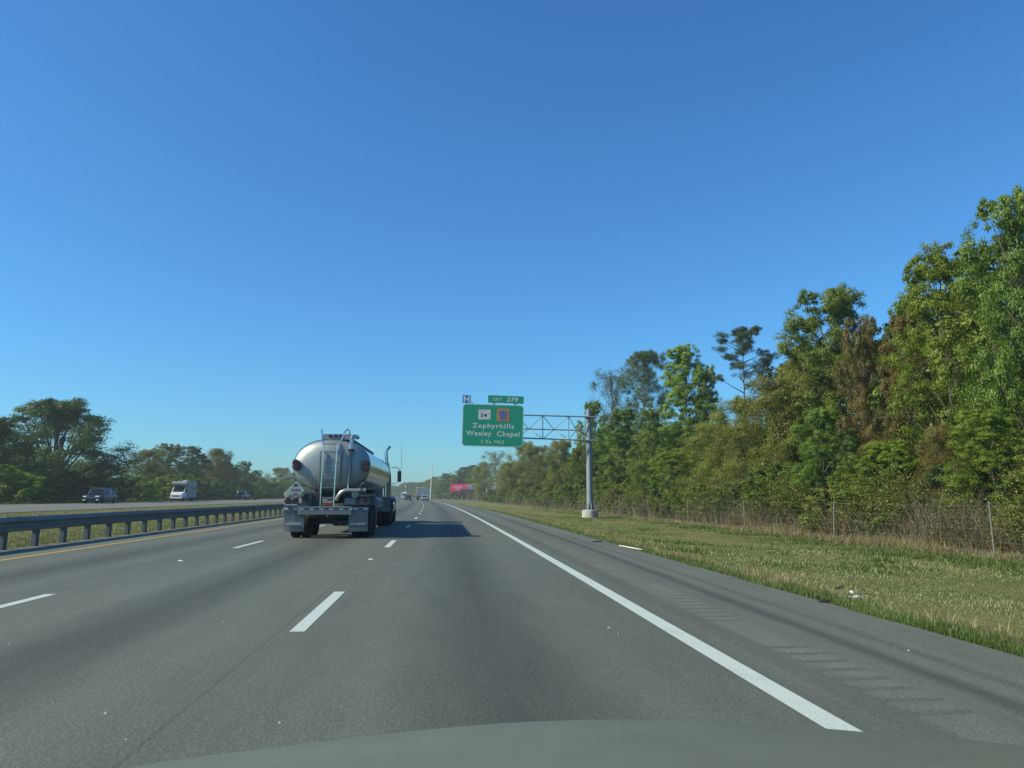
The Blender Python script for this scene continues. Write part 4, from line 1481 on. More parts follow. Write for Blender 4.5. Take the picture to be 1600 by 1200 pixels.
def tree_meshes(kind, seed):
    """returns H, R, trunk mesh, crown mesh, moss mesh or None"""
    rng = np.random.default_rng(seed)
    rr = random.Random(seed)
    far = kind.endswith('_far')
    k = kind.replace('_far', '')
    P = dict(broad=(13, 4.2, .06, 36, 19, 140, .115, .66), fine=(10, 3.8, .03, 30, 22, 105, .105, .6), pine=(17, 3.6, .66, 30, 14, 80, .24, .11),
             sparse=(13, 3.8, .30, 24, 14, 34, .11, .6), oak=(13, 8.2, .14, 50, 18, 64, .21, .64), shrub=(3.2, 1.9, .02, 14, 10, 95, .11, .62),
             pineful=(15, 4.0, .42, 34, 15, 105, .24, .15), tall=(15, 3.6, .06, 38, 19, 140, .115, .66))[k]
    H, R, base, NL, NC, NLv, ls, asp = P
    if far:
        NL, NC, NLv, ls = int(NL * .7), int(NC * .6), int(NLv * .30), ls * 2.1
    tb = MB()
    nseg = 7
    lean = (rr.uniform(-.05, .05) * H, rr.uniform(-.05, .05) * H)
    tp = []
    hh_ = H * (.93 if 'pine' in k else .72)
    for i in range(nseg + 1):
        t = i / nseg
        tp.append(Vector((lean[0] * t * t + rr.uniform(-.02, .02) * H * t * .6, lean[1] * t * t + rr.uniform(-.02, .02) * H * t * .6, hh_ * t)))
    r0 = {'oak': .42, 'shrub': .05, 'pine': .19, 'pineful': .2, 'sparse': .16}.get(k, .2)
    if k not in ('shrub',):
        tb.tube(tp, [r0 * (1.25 if i == 0 else 1 - .82 * i / nseg) for i in range(nseg + 1)], 6 if far else 9)
    lobes = []
    for i in range(NL):
        t = (i + .5) / NL
        t = t ** (.85 if k != 'pine' else .6)
        a = i * 2.399 + rr.uniform(-.5, .5)
        z = H * (base + (1 - base) * t)
        if k in ('pine',):
            prof = .35 + .75 * sin(pi * min(1, .15 + .75 * t)) * rr.uniform(.5, 1.15)
            if i == 0:
                prof = 1.15
        elif k in ('pineful',):
            prof = sin(pi * (.2 + .72 * t)) ** .7
        elif k == 'oak':
            prof = (1 - max(0, t - .25) ** 1.7 * 1.15) * (.75 if t < .12 else 1)
        elif k == 'tall':
            prof = .95 - .55 * t ** 2.2
        else:
            prof = sin(pi * (.24 + .68 * t)) ** .65
        q = prof * R * (rr.uniform(.72, 1.0) if i % 3 else rr.uniform(.15, .6))
        sz = R * rr.uniform(.22, .36) * {'oak': .74, 'pine': .86, 'fine': 1.25, 'sparse': 1.1, 'shrub': 1.2}.get(k, 1.16)
        sz *= 1 - .35 * max(0, t - .7) / .3
        zz = min(z, H - sz * .7)
        lobes.append((Vector((q * cos(a) + lean[0] * t, q * sin(a) + lean[1] * t, max(zz, sz * .55))), sz))
    lobes.append((Vector((lean[0], lean[1], H - R * .2)), R * .24))
    C, T, Bi = [], [], []
    moss = []
    flat = {'pine': .34, 'pineful': .5, 'oak': .78}.get(k, .8)
    for li, (c, sz) in enumerate(lobes):
        z0 = max(H * .04, min(hh_ * .96, c.z - (Vector((c.x, c.y)).length * (.75 if 'pine' not in k else .35)) - sz * .2))
        if k == 'oak':
            z0 = min(z0, H * rr.uniform(.12, .34))
        f = z0 / hh_ * nseg
        i0 = min(int(f), nseg - 1)
        s0 = tp[i0].lerp(tp[i0 + 1], f - i0)
        mid = s0.lerp(c, .5) + Vector((rr.uniform(-.12, .12) * sz * 2, rr.uniform(-.12, .12) * sz * 2, sz * (.35 if 'pine' not in k else -.15)))
        if k == 'shrub':
            s0 = Vector((rr.uniform(-.25, .25), rr.uniform(-.25, .25), 0))
        rl = r0 * rr.uniform(.22, .36) * (1.25 if k == 'oak' else 1)
        tb.tube([s0, s0.lerp(mid, .55), mid, mid.lerp(c, .6), c], [rl, rl * .8, rl * .62, rl * .42, rl * .22], 4 if far else 6, cap=False)
        cl_tone = rr.uniform(0, .5)
        for j in range(NC):
            d = rng.normal(size=3)
            d /= np.linalg.norm(d)
            d[2] *= flat
            rad = sz * rr.uniform(.55, 1.12)
            cc = np.array(c) + d * rad
            if cc[2] < .1:
                cc[2] = .1 + rr.uniform(0, .3)
            if not far and (j % 2 == 0 or k in ('fine', 'sparse', 'pine')):
                tb.tube([c, Vector(cc).lerp(c, .45) + Vector((0, 0, sz * .08)), Vector(cc)], [rl * .26, rl * .16, .008], 3, cap=False)
                if k in ('sparse',) or (k == 'fine' and j % 4 == 0):
                    for _ in range(3):
                        e_ = Vector(cc) + Vector(rng.normal(size=3)) * sz * .45
                        tb.tube([Vector(cc).lerp(c, .3), e_], [.014, .006], 3, cap=False)
            sg = sz * {'fine': .34, 'pine': .22, 'pineful': .20, 'sparse': .35, 'oak': .29}.get(k, .23)
            nl = int(NLv * rr.uniform(.55, 1.3))
            if 'pine' in k or k in ('sparse',):
                dv = rng.normal(size=(nl, 3))
                pts_ = cc + dv * sg * np.array([1, 1, .45])
                dv = dv * .3
            else:
                dv = rng.normal(size=(nl, 3))
                dv /= np.linalg.norm(dv, axis=1)[:, None]
                dv[:, 2] = np.where(rng.uniform(size=nl) < .7, np.abs(dv[:, 2]), dv[:, 2])
                pts_ = cc + dv * (sg * 1.55 * rng.uniform(.35, 1.15, nl)[:, None]) * np.array([1, 1, .72])
                dv = dv + (cc - np.array(c)) / (np.linalg.norm(cc - np.array(c)) + 1e-6) * .6
            Bi.append(dv)
            C.append(pts_)
            T.append(np.clip(cl_tone + rng.uniform(0, .6, nl), 0, 1))
        if k in ('oak', 'sparse') and not far and li % 3 == 0:
            for _ in range(7):
                a = rng.uniform(0, 2 * pi)
                q = rng.uniform(.1, .8) * sz
                top = np.array(c) + np.array([q * cos(a), q * sin(a), -sz * .2])
                ln = rng.uniform(.5, 1.5)
                n_ = 22
                m_ = top + np.column_stack([rng.normal(size=n_) * .06, rng.normal(size=n_) * .06, -rng.uniform(0, ln, n_)])
                moss.append(m_)
    C = np.concatenate(C)
    T = np.concatenate(T)
    Bi = np.concatenate(Bi)
    keep = C[:, 2] > .05
    C, T, Bi = C[keep], T[keep], Bi[keep]
    crown = leaf_mesh('crown', C, ls, rng, L_GREEN, asp, T, up=.25 if 'pine' not in k else .0, bias=Bi)
    trunk = tb.mesh('trunk', BARK, True, 80)
    mm = leaf_mesh('moss', np.concatenate(moss), .24, rng, L_MOSS, .22, None, hang=True) if moss else None
    co = C
    top = float(np.percentile(co[:, 2], 99.7))
    rad = float(np.percentile(np.abs(co[:, 0]), 97.5))
    return top, rad, trunk, crown, mm


LIB = {}


def lib(kind, v):
    if (kind, v) not in LIB:
        LIB[(kind, v)] = tree_meshes(kind, hash((len(kind), v * 17 + sum(map(ord, kind)))) % 9973 + 3)
    return LIB[(kind, v)]


RT = random.Random(99)


def put_tree(name, X, Y, z, H, hw, kind, v, mat, label, cat='tree', group=None, bark=None, rz=None):
    top, rad, tr, cr, mm = lib(kind, v)
    sx_ = hw / rad
    sz_ = H / top
    e = empty(name, (X, Y, z), RT.uniform(0, 2 * pi) if rz is None else rz, label, cat, group)
    e.scale = (sx_, sx_ * RT.uniform(.92, 1.08), sz_)
    a = link('trunk', tr, e)
    c = link('crown', cr, e)
    c.material_slots[0].link = 'OBJECT'
    c.material_slots[0].material = mat
    if bark:
        a.material_slots[0].link = 'OBJECT'
        a.material_slots[0].material = bark
    if mm:
        link('moss', mm, e)
    return e


def tree(px, py, u, hwpx, kind, v, mat, label, name='tree', cat='tree', group='trees along the edge of the roadside wood', bark=None, Y=None, base=0.0, rz=None):
    Y = Y or place(px, u)
    X = u + curve(Y)
    p_ = pt(px, py, Y)
    z = gz(u)
    depth = Y * cos(YAW) + X * sin(YAW)
    hw = hwpx / 1175.0 * depth
    return put_tree(name, X, Y, z, p_.z - z, hw, kind, v, mat, label, cat, group, bark, rz)


# ---- right side, front rows
tree(1625, 312, 22.5, 84, 'broad', 2, L_GREEN, 'tallest broad green tree, cut by the right edge of the photo')
tree(1502, 388, 22.0, 88, 'broad', 0, L_BRIGHT, 'full bright green tree just left of the tallest one')
tree(1428, 474, 27.0, 50, 'broad', 1, L_GREEN, 'mid green tree behind the two rusty ones', )
tree(1440, 494, 22.5, 46, 'broad', 2, L_RUST, 'taller rusty brown young tree between green crowns')
tree(1362, 500, 23.5, 44, 'broad', 1, L_RUST, 'rust tinged tree left of the taller rusty one')
tree(1310, 458, 24.5, 84, 'broad', 2, L_GREEN, 'wide dark topped green tree at the wood edge right of the lone pine')
tree(1475, 665, 19.5, 42, 'fine', 1, L_RUST, 'low orange brown sapling beneath the bright green tree', name='sapling')
tree(1385, 690, 19.5, 62, 'broad', 1, L_BRIGHT, 'low bright green tree bulging out beneath the rusty crowns')
tree(1560, 640, 19.8, 66, 'broad', 0, L_BRIGHT, 'low leafy green tree beneath the tallest tree at right')
tree(1262, 560, 23.0, 45, 'fine', 0, L_OLIVE, 'olive green fine leaved tree left of the wide green one')
tree(1222, 588, 21.0, 64, 'fine', 1, L_OLIVE, 'broad hazy olive tree in full view right of the pine trunk')
tree(1168, 622, 21.5, 52, 'fine', 0, L_OLIVE, 'yellow olive tree directly below the lone pine')
tree(1118, 660, 20.5, 46, 'fine', 1, L_OLIVE, 'small olive tree below the tall yellow green one')
tree(1290, 640, 19.5, 48, 'broad', 2, L_GREEN, 'dense green lower tree before the wide dark topped one')
tree(1171, 516, 31.0, 46, 'pine', 0, L_PINE, 'lone tall pine with bare trunk standing above the wood', name='pine_tree', rz=.6)
tree(1078, 541, 27.0, 44, 'tall', 1, L_BRIGHT, 'tall yellow green tree between the pines')
tree(1112, 572, 29.0, 28, 'broad', 0, L_BRIGHT, 'narrower yellow green crown touching the tall one on its right')
tree(1008, 550, 31.0, 38, 'pineful', 0, L_BLUE, 'dense blue green pine behind the sign gantry pole', name='pine_tree')
tree(963, 575, 28.0, 36, 'sparse', 0, L_BLUE, 'half bare thin branched tree right of the gantry pole', rz=1.0)
tree(1022, 640, 23.0, 34, 'broad', 1, L_GREEN, 'green tree in front of the dense blue green pine')
tree(926, 628, 22.0, 26, 'broad', 2, L_BRIGHT, 'light green crown right behind the top of the gantry pole')
tree(962, 640, 20.5, 36, 'tall', 0, L_GREEN, 'leafy green tree just right of the gantry pole')
tree(1048, 700, 19.5, 42, 'broad', 0, L_BRIGHT, 'low bright tree in the wood edge two trees right of the pole')
tree(1005, 720, 19.0, 26, 'fine', 1, L_GREEN, 'small green tree close right of the concrete footing')
tree(905, 700, 20.0, 24, 'broad', 1, L_GREEN, 'green bushy tree immediately left of the gantry pole')
tree(878, 688, 22.0, 28, 'fine', 0, L_OLIVE, 'olive tree under the gantry truss')
tree(842, 696, 22.0, 30, 'fine', 1, L_BROWN, 'brownish olive tree below the right end of the exit sign')
tree(818, 690, 26.0, 26, 'fine', 0, L_OLIVE, 'olive tree whose top meets the exit sign corner')
tree(800, 722, 20.5, 24, 'fine', 1, L_OLIVE, 'shorter olive tree below the exit sign')
tree(776, 704, 23.0, 24, 'sparse', 0, L_OLIVE, 'thin pale branched tree below left half of the exit sign', bark=BARKP)
tree(757, 722, 20.5, 17, 'fine', 0, L_OLIVE, 'yellowish olive tree right of the billboard')
tree(738, 727, 27.5, 15, 'pineful', 0, L_PINE, 'dark pine rising behind the right end of the billboard', name='pine_tree', Y=335)
tree(710, 730, 24.5, 15, 'pineful', 0, L_PINE, 'dark pine rising behind the left end of the billboard', name='pine_tree', Y=345)
tree(690, 740, 22, 15, 'broad', 2, L_GREEN, 'green tree just right of the pale light pole', Y=345)

# ---- right side, rows behind that close the wood
SIL = [(640, 752), (690, 742), (740, 732), (765, 716), (800, 704), (850, 698), (900, 692), (925, 654), (950, 640), (1000, 640), (1040, 640), (1140, 655), (1200, 625),
       (1240, 535), (1300, 495), (1350, 500), (1400, 505), (1450, 480), (1480, 430), (1540, 410), (1600, 345), (1800, 300)]


def sil(px, tab=SIL):
    if px <= tab[0][0]:
        return tab[0][1]
    for (a, ya), (b, yb) in zip(tab, tab[1:]):
        if px <= b:
            return ya + (yb - ya) * (px - a) / (b - a)
    return tab[-1][1]


def proj(X, Y, Z):
    d = np.array([X, Y, Z - EYE])
    zc = d @ _F
    return 800 + F_PX * (d @ _R) / zc, 600 - F_PX * (d @ _U) / zc


rb = random.Random(5)
for u0, step, sp in ((27.5, 5.5, 'broad_far'), (35.0, 7.0, 'broad_far'), (45.0, 9.0, 'tall_far')):
    Y = 12.0
    while Y < 240:
        u = u0 + rb.uniform(-1.8, 1.8)
        yy_ = Y + rb.uniform(-1.5, 1.5)
        X = u + curve(yy_)
        px, _ = proj(X, yy_, 2)
        if px < 1780:
            top = pt(px, sil(px) + rb.uniform(12, 46), yy_).z
            H = min(top - gz(u), 15.5)
            if H > 4:
                put_tree('tree', X, yy_, gz(u), H, rb.uniform(3.2, 4.4), sp, rb.randint(0, 1), rb.choice([L_GREEN, L_DARK, L_OLIVE, L_GREEN]),
                         'shaded tree deep in the wood behind the front row', group='trees deep in the roadside wood')
        Y += step + Y * .02

# understory shrubs closing the foot of the wood
shr_lab = 'low dark shrub at the foot of the roadside wood'
Y = 14.0
while Y < 230:
    u = 19.2 + rb.uniform(-.8, 1.6)
    X = u + curve(Y)
    put_tree('shrub', X, Y, gz(u), rb.uniform(2.0, 3.8), rb.uniform(1.3, 2.3), 'shrub', rb.randint(0, 1), rb.choice([L_DARK, L_GREEN, L_GREEN, L_OLIVE, L_BROWN]),
             shr_lab, 'shrub', 'shrubs at the foot of the wood')
    Y += rb.uniform(1.7, 2.7) + Y * .018
Y = 14.0
while Y < 160:
    u = 22.6 + rb.uniform(-.9, 1.4)
    X = u + curve(Y)
    put_tree('shrub', X, Y, gz(u), rb.uniform(3.2, 5.2), rb.uniform(1.8, 2.8), 'shrub', rb.randint(0, 1), rb.choice([L_DARK, L_GREEN, L_DARK]),
             shr_lab, 'shrub', 'shrubs at the foot of the wood')
    Y += rb.uniform(2.6, 3.8) + Y * .02

# ---- far wood, both sides of the bend
for side, us_, tab in ((1, (20.5, 29), SIL), (-1, (-47, -56), None)):
    for ui, u0 in enumerate(us_):
        Y = 315.0 if side > 0 else 240.0
        while Y < 1250:
            u = u0 + rb.uniform(-2, 2)
            X = u + curve(Y)
            if not (side > 0 and Y < 340 and u < 25):
                H = rb.uniform(9, 13.5) * (1.12 if ui else 1)
                if side < 0:
                    pxx, _ = proj(X, Y, 2)
                    H = max(4.0, min(H, pt(pxx, sil(pxx, [(0, 735), (340, 722), (400, 746), (420, 750), (470, 744), (600, 757)]) + rb.uniform(0, 8), Y).z - gz(u)))
                put_tree('tree', X, Y, gz(u), H, rb.uniform(4.5, 6.5), rb.choice(['broad_far', 'tall_far', 'broad_far']), rb.randint(0, 1),
                         rb.choice([L_GREEN, L_DARK, L_OLIVE, L_BROWN, L_PINE]), 'distant tree in the dark line where the highway bends away',
                         group='distant trees along the highway')
            Y += 9 + Y * .022

# ---- left side
GL_ = 'trees along the left edge of the far carriageway'
tree(82, 626, -51, 98, 'oak', 0, L_OAK, 'huge spreading dark oak with moss at the left', group=GL_, name='oak_tree', rz=.4)
tree(-25, 652, -52, 70, 'oak', 1, L_DARK, 'dark oak cut by the left edge of the photo', group=GL_, name='oak_tree')
tree(146, 704, -54, 26, 'broad', 1, L_OAK, 'small dark tree filling the right flank of the huge oak', group=GL_)
tree(30, 700, -56, 50, 'broad', 2, L_DARK, 'dark tree closing the gap under the huge oak', group=GL_)
tree(228, 703, -51, 30, 'fine', 0, L_BROWN, 'brownish tree forming the left shoulder of the middle clump', group=GL_)
tree(262, 694, -53, 32, 'broad', 0, L_BROWN, 'brown green tree topping the middle clump behind the motorhome', group=GL_)
tree(300, 698, -52, 30, 'broad', 1, L_DARK, 'dark green tree above the motorhome', group=GL_)
tree(335, 701, -53, 30, 'fine', 1, L_BROWN, 'brownish tree right of the motorhome', group=GL_)
tree(352, 724, -52, 24, 'broad', 2, L_DARK, 'dark tree above the pickup', group=GL_)
tree(381, 721, -54, 16, 'broad', 0, L_DARK, 'small dark green tree standing proud above the pickup', group=GL_)
tree(398, 735, -52, 14, 'broad', 1, L_GREEN, 'low green tree right of the one above the pickup', group=GL_)
tree(437, 731, -54, 22, 'fine', 0, L_BROWN, 'round brownish tree beside the tanker', group=GL_)
tree(466, 738, -56, 20, 'broad', 2, L_BROWN, 'olive tree partly hidden by the tanker rear', group=GL_)
SILL = [(-200, 690), (0, 712), (160, 738), (180, 752), (196, 752), (225, 718), (340, 718), (400, 742), (420, 752), (600, 760)]
Y = 85.0
while Y < 330:
    u = -60 + rb.uniform(-3, 3)
    X = u + curve(Y)
    px, _ = proj(X, Y, 2)
    top = pt(px, sil(px, SILL) + rb.uniform(0, 18), Y).z
    if px > -160:
        put_tree('tree', X, Y, gz(u), max(4, top - gz(u)), rb.uniform(4, 5.5), 'broad_far', rb.randint(0, 1), rb.choice([L_DARK, L_GREEN, L_DARK]),
                 'shaded tree behind the left hand tree line', group='trees behind the left hand tree line')
    Y += 6 + Y * .01
Y = 70.0
while Y < 300:
    u = -46.5 + rb.uniform(-1.5, 1.0)
    X = u + curve(Y)
    px, _ = proj(X, Y, 2)
    mt = L_BRIGHT if (px < 70 or 175 < px < 262) and rb.random() < .8 else rb.choice([L_DARK, L_GREEN, L_DARK])
    if px > -60:
        put_tree('shrub', X, Y, gz(u), rb.uniform(2.4, 4.4) * (1.15 if Y > 140 else 1), rb.uniform(2.0, 3.4), 'shrub', rb.randint(0, 1), mt,
                 'rounded bush along the left verge beyond the far carriageway', 'bush', 'bushes along the far left verge')
    Y += rb.uniform(2.4, 4.0) + Y * .012


# second background row on the left, closing the low gaps
Y = 90.0
while Y < 420:
    u = -68 + rb.uniform(-2, 2)
    X = u + curve(Y)
    px, _ = proj(X, Y, 2)
    if px > -120 and not 170 < px < 205:
        put_tree('shrub', X, Y, gz(u), rb.uniform(5, 7.5), rb.uniform(4.5, 6.5), 'shrub', rb.randint(0, 1), L_DARK,
                 'tall dark thicket closing the background behind the left hand trees', 'shrub', 'thickets behind the left hand trees')
    Y += 7 + Y * .01

# individual labels for the low growth, by colour and by what each stands beneath or beside
COLW = {'leaf_oak_green': 'dark green', 'leaf_dark_green': 'dark green', 'leaf_mid_green': 'mid green', 'leaf_olive': 'olive', 'leaf_brown_green': 'brownish', 'leaf_bright_green': 'bright green',
        'pine_needles': 'blackish green', 'leaf_blue_green': 'blue green', 'leaf_rusty': 'rusty'}
ORD = ['leftmost', 'second from left', 'third from left', 'fourth from left', 'fifth from left', 'sixth from left', 'seventh from left', 'eighth from left', 'ninth from left', 'tenth from left', 'eleventh from left']
SEG_R = [(740, 'under the exit sign'), (820, 'under the gantry truss'), (912, 'beside the gantry footing'), (950, 'just right of the gantry pole'),
         (1040, 'below the yellow green tree'), (1130, 'below the lone pine'), (1200, 'below the hazy olive tree'), (1270, 'below the wide green tree'),
         (1350, 'below the rusty trees'), (1460, 'below the bright green tree'), (1550, 'below the tallest tree at right'), (9999, '')]
SEG_L = [(-400, 'near the left photo edge'), (60, 'below the huge oak'), (122, 'behind the blue SUV'), (185, 'between blue SUV and motorhome'), (264, 'behind the motorhome'),
         (306, 'between motorhome and pickup'), (362, 'behind the pickup'), (400, 'between pickup and tanker'), (9999, '')]


def label_rows(group, seg, what):
    items = {}
    for o in [q for q in bpy.data.objects if q.get('group') == group]:
        c = [h for h in bpy.data.objects if h.parent == o and h.name.startswith('crown')][0]
        col_ = COLW[c.material_slots[0].material.name]
        px, _ = proj(o.location.x, o.location.y, 1.5)
        w_ = None
        for (a, ph), (b, _) in zip(seg, seg[1:]):
            if a <= px < b:
                w_ = ph
        if w_ is None:
            o['label'] = '%s %s far along the wood edge' % (col_, what)
            continue
        items.setdefault((col_, w_), []).append((px, o))
    for (col_, w_), L_ in items.items():
        L_.sort(key=lambda q: q[0])
        for i, (px, o) in enumerate(L_):
            if len(L_) == 1:
                o['label'] = '%s %s %s' % (col_, what, w_)
            elif i < len(ORD):
                o['label'] = '%s of the %s %s %s' % (ORD[i], col_, {'shrub': 'shrubs', 'bush': 'bushes', 'back tree': 'back trees'}[what], w_)
            else:
                o['label'] = 'one of the crowded %s %s %s' % (col_, {'shrub': 'shrubs', 'bush': 'bushes', 'back tree': 'back trees'}[what], w_)


label_rows('shrubs at the foot of the wood', SEG_R, 'shrub')
label_rows('bushes along the far left verge', SEG_L, 'bush')
label_rows('trees deep in the roadside wood', SEG_R, 'back tree')
label_rows('trees behind the left hand tree line', SEG_L, 'back tree')

# ---- grasses, weeds, brush (uncountable ground cover)
def blades(name, U, Yv, h, w, mat, seed, label, lean=.35, tone=None, zfun=gz, cat='grass'):
    rng = np.random.default_rng(seed)
    n = len(U)
    X = U + np.array([curve(y) for y in Yv])
    Z = np.array([zfun(u) for u in U]) - .01
    a = rng.uniform(0, 2 * pi, n)
    dx, dy = np.cos(a), np.sin(a)
    V = np.empty((n, 3, 3), dtype=np.float32)
    B = np.column_stack([X, Yv, Z])
    sdv = np.column_stack([dy, -dx, np.zeros(n)]) * (w / 2)[:, None]
    V[:, 0] = B - sdv
    V[:, 1] = B + sdv
    V[:, 2] = B + np.column_stack([dx * h * lean * rng.uniform(0, 2, n), dy * h * lean * rng.uniform(0, 2, n), h])
    m = bpy.data.meshes.new(name)
    m.vertices.add(n * 3)
    m.vertices.foreach_set('co', V.ravel())
    m.loops.add(n * 3)
    m.loops.foreach_set('vertex_index', np.arange(n * 3, dtype=np.int32))
    m.polygons.add(n)
    m.polygons.foreach_set('loop_start', np.arange(0, n * 3, 3, dtype=np.int32))
    m.polygons.foreach_set('loop_total', np.full(n, 3, dtype=np.int32))
    m.update(calc_edges=True)
    at = m.attributes.new('tone', 'FLOAT', 'POINT')
    if tone is None:
        tone = rng.uniform(0, 1, n)
    at.data.foreach_set('value', np.repeat(np.clip(tone, 0, 1), 3).astype(np.float32))
    m.materials.append(mat)
    o = link(name, m)
    return tag(o, label, cat, kind='stuff')


G_MAT = leaf_mat('grass_blades', (.118, .150, .042), (.215, .228, .085), (.26, .225, .11), transl=.25, gloss=.03)
G_DRY = leaf_mat('dry_grass_blades', (.15, .125, .06), (.36, .31, .16), None, transl=.25, gloss=.03)
G_GRN = leaf_mat('fresh_weed_blades', (.070, .110, .025), (.140, .195, .052), None, transl=.3)
rg = np.random.default_rng(12)


def ysample(n, a, b, rng=rg):
    """more blades near the camera"""
    q = rng.uniform(0, 1, n)
    return 1 / (1 / a + q * (1 / b - 1 / a))


n = 260000
Yv = ysample(n, 5.5, 75)
U = rg.uniform(4.82, 16.2, n)
hgt = rg.uniform(.02, .055, n) * (1 + .6 * np.sin(U * 1.3 + Yv * .4) * np.sin(Yv * .23))
blades('verge_grass', U, Yv, np.clip(hgt, .012, .11), rg.uniform(.008, .016, n) * (.7 + Yv / 22), G_MAT, 1, 'short mown grass on the right verge', tone=rg.uniform(0, 1, n) * .6 + .2 * (1 + np.sin(U * .9 + Yv * .17)))
# pale dry tufts along the pavement edge
tu, ty_, tt = [], [], []
rq = np.random.default_rng(3)
for _ in range(900):
    Yc = 1 / (1 / 5.8 + rq.uniform() * (1 / 80 - 1 / 5.8))
    dens = .10 + .9 * max(0, sin(Yc * .9) * sin(Yc * .37 + 1))
    if rq.uniform() > dens:
        continue
    uc = 4.98 + abs(rq.normal()) * .30
    k_ = rq.integers(14, 46)
    tu.append(uc + rq.normal(size=k_) * .07)
    ty_.append(Yc + rq.normal(size=k_) * .10)
U, Yv = np.concatenate(tu), np.concatenate(ty_)
U = np.maximum(U, 4.80)
n = len(U)
blades('dry_grass', U, Yv, rq.uniform(.04, .17, n), rq.uniform(.008, .015, n) * (.7 + Yv / 25), G_DRY, 2, 'pale dry grass tufts along the shoulder edge', lean=.8)
# edge fringe of green grass creeping on to the pavement
n = 26000
Yv = ysample(n, 5.5, 90)
U = 4.80 + np.abs(rg.normal(size=n)) * .22 + .05 * np.sin(Yv * 2.1)
blades('edge_grass', U, Yv, rg.uniform(.04, .13, n), rg.uniform(.008, .015, n) * (.7 + Yv / 22), G_GRN, 3, 'green grass fringe creeping over the pavement edge')
# fresh green weeds in front of the wood and in the verge
tu, ty_, hs2 = [], [], []
for _ in range(420):
    Yc = 1 / (1 / 14 + rq.uniform() * (1 / 110 - 1 / 14))
    uc = 14.9 + rq.normal() * .75 if rq.uniform() < .8 else rq.uniform(6, 14)
    k_ = rq.integers(50, 130)
    tu.append(uc + rq.normal(size=k_) * .28)
    ty_.append(Yc + rq.normal(size=k_) * .35)
    hs2.append(rq.uniform(.04, .20) * rq.uniform(.5, 1, k_))
U, Yv, hh2 = np.concatenate(tu), np.concatenate(ty_), np.concatenate(hs2)
blades('weeds', U, Yv, hh2, rq.uniform(.02, .045, len(U)), G_GRN, 4, 'patches of fresh green weeds before the wood', lean=.7, cat='weeds')
# straw and dead grass under the fence
n = 30000
Yv = ysample(n, 13, 150)
U = 16.6 + rg.normal(size=n) * .8
blades('dead_grass', U, Yv, rg.uniform(.06, .5, n) * (.45 + .55 * np.clip(np.sin(Yv * .55) + np.sin(Yv * .21 + 1), 0, 1)), rg.uniform(.010, .022, n) * (.8 + Yv / 60), G_DRY, 5, 'tall dead grass along the wire fence', lean=.5, tone=rg.uniform(0, .35, n))
# grey tangled brush between fence and wood
BR = bark_mat('grey_brush_twigs', (.090, .080, .050), (.25, .22, .15))
n = 32000
Yv = ysample(n, 14, 170)
U = 17.3 + np.abs(rg.normal(size=n)) * 1.0
V, Fc = [], []
X0 = U + np.array([curve(y) for y in Yv])
hts = rg.uniform(.4, 2.6, n) * (1 + .35 * np.sin(Yv * .8)) * rg.uniform(.5, 1, n)
ang = rg.uniform(0, 2 * pi, n)
wv = rg.uniform(.003, .008, n) * (.8 + Yv / 50)
bend = rg.normal(size=(n, 2)) * .20
P0 = np.column_stack([X0, Yv, np.full(n, -.48)])
P1 = P0 + np.column_stack([bend[:, 0] * hts, bend[:, 1] * hts, hts * .55])
P2 = P1 + np.column_stack([bend[:, 0] * hts * 1.1 + rg.normal(size=n) * .25, bend[:, 1] * hts * 1.1 + rg.normal(size=n) * .25, hts * .45 * rg.uniform(-.2, 1, n)])
sdv = np.column_stack([np.cos(ang), np.sin(ang), np.zeros(n)]) * wv[:, None]
msk = (np.sin(Yv * .83 + 1) + .8 * np.sin(Yv * .31) + rg.normal(size=n) * .7) > -.35
P0, P1, P2, sdv = P0[msk], P1[msk], P2[msk], sdv[msk]
n = len(P0)
VV = np.stack([P0 - sdv, P0 + sdv, P1 + sdv * .7, P1 - sdv * .7, P2], 1).astype(np.float32)
m = bpy.data.meshes.new('brush')
idx = np.arange(n) * 5
quads = np.column_stack([idx, idx + 1, idx + 2, idx + 3])
tris = np.column_stack([idx + 3, idx + 2, idx + 4])
m.vertices.add(n * 5)
m.vertices.foreach_set('co', VV.ravel())
m.loops.add(n * 7)
m.loops.foreach_set('vertex_index', np.concatenate([quads.ravel(), tris.ravel()]).astype(np.int32))
m.polygons.add(n * 2)
m.polygons.foreach_set('loop_start', np.concatenate([np.arange(n) * 4, n * 4 + np.arange(n) * 3]).astype(np.int32))
m.polygons.foreach_set('loop_total', np.concatenate([np.full(n, 4), np.full(n, 3)]).astype(np.int32))
m.update(calc_edges=True)
m.materials.append(BR)
tag(link('brush', m), 'grey tangled dry brush between the fence and the wood', 'brush', kind='stuff')
# small vine leaves caught in the brush
n = 115000
Yv = ysample(n, 14, 200)
U = 17.2 + np.abs(rg.normal(size=n)) * .9
pz = -.45 + rg.uniform(0, 1, n) ** .8 * 2.3 * (1 + .3 * np.sin(Yv * .7))
keep = (np.sin(Yv * 1.9 + U) + np.sin(Yv * .63 + pz * 2.1) + rg.uniform(-1, 1, n)) > .1
Cv = np.column_stack([U + np.array([curve(y) for y in Yv]), Yv, pz])[keep]
tag(link('vine_leaves', leaf_mesh('vine_leaves', Cv, .085, rg, L_BROWN, .6)), 'olive brown vine leaves tangled in the brush', 'foliage', kind='stuff')
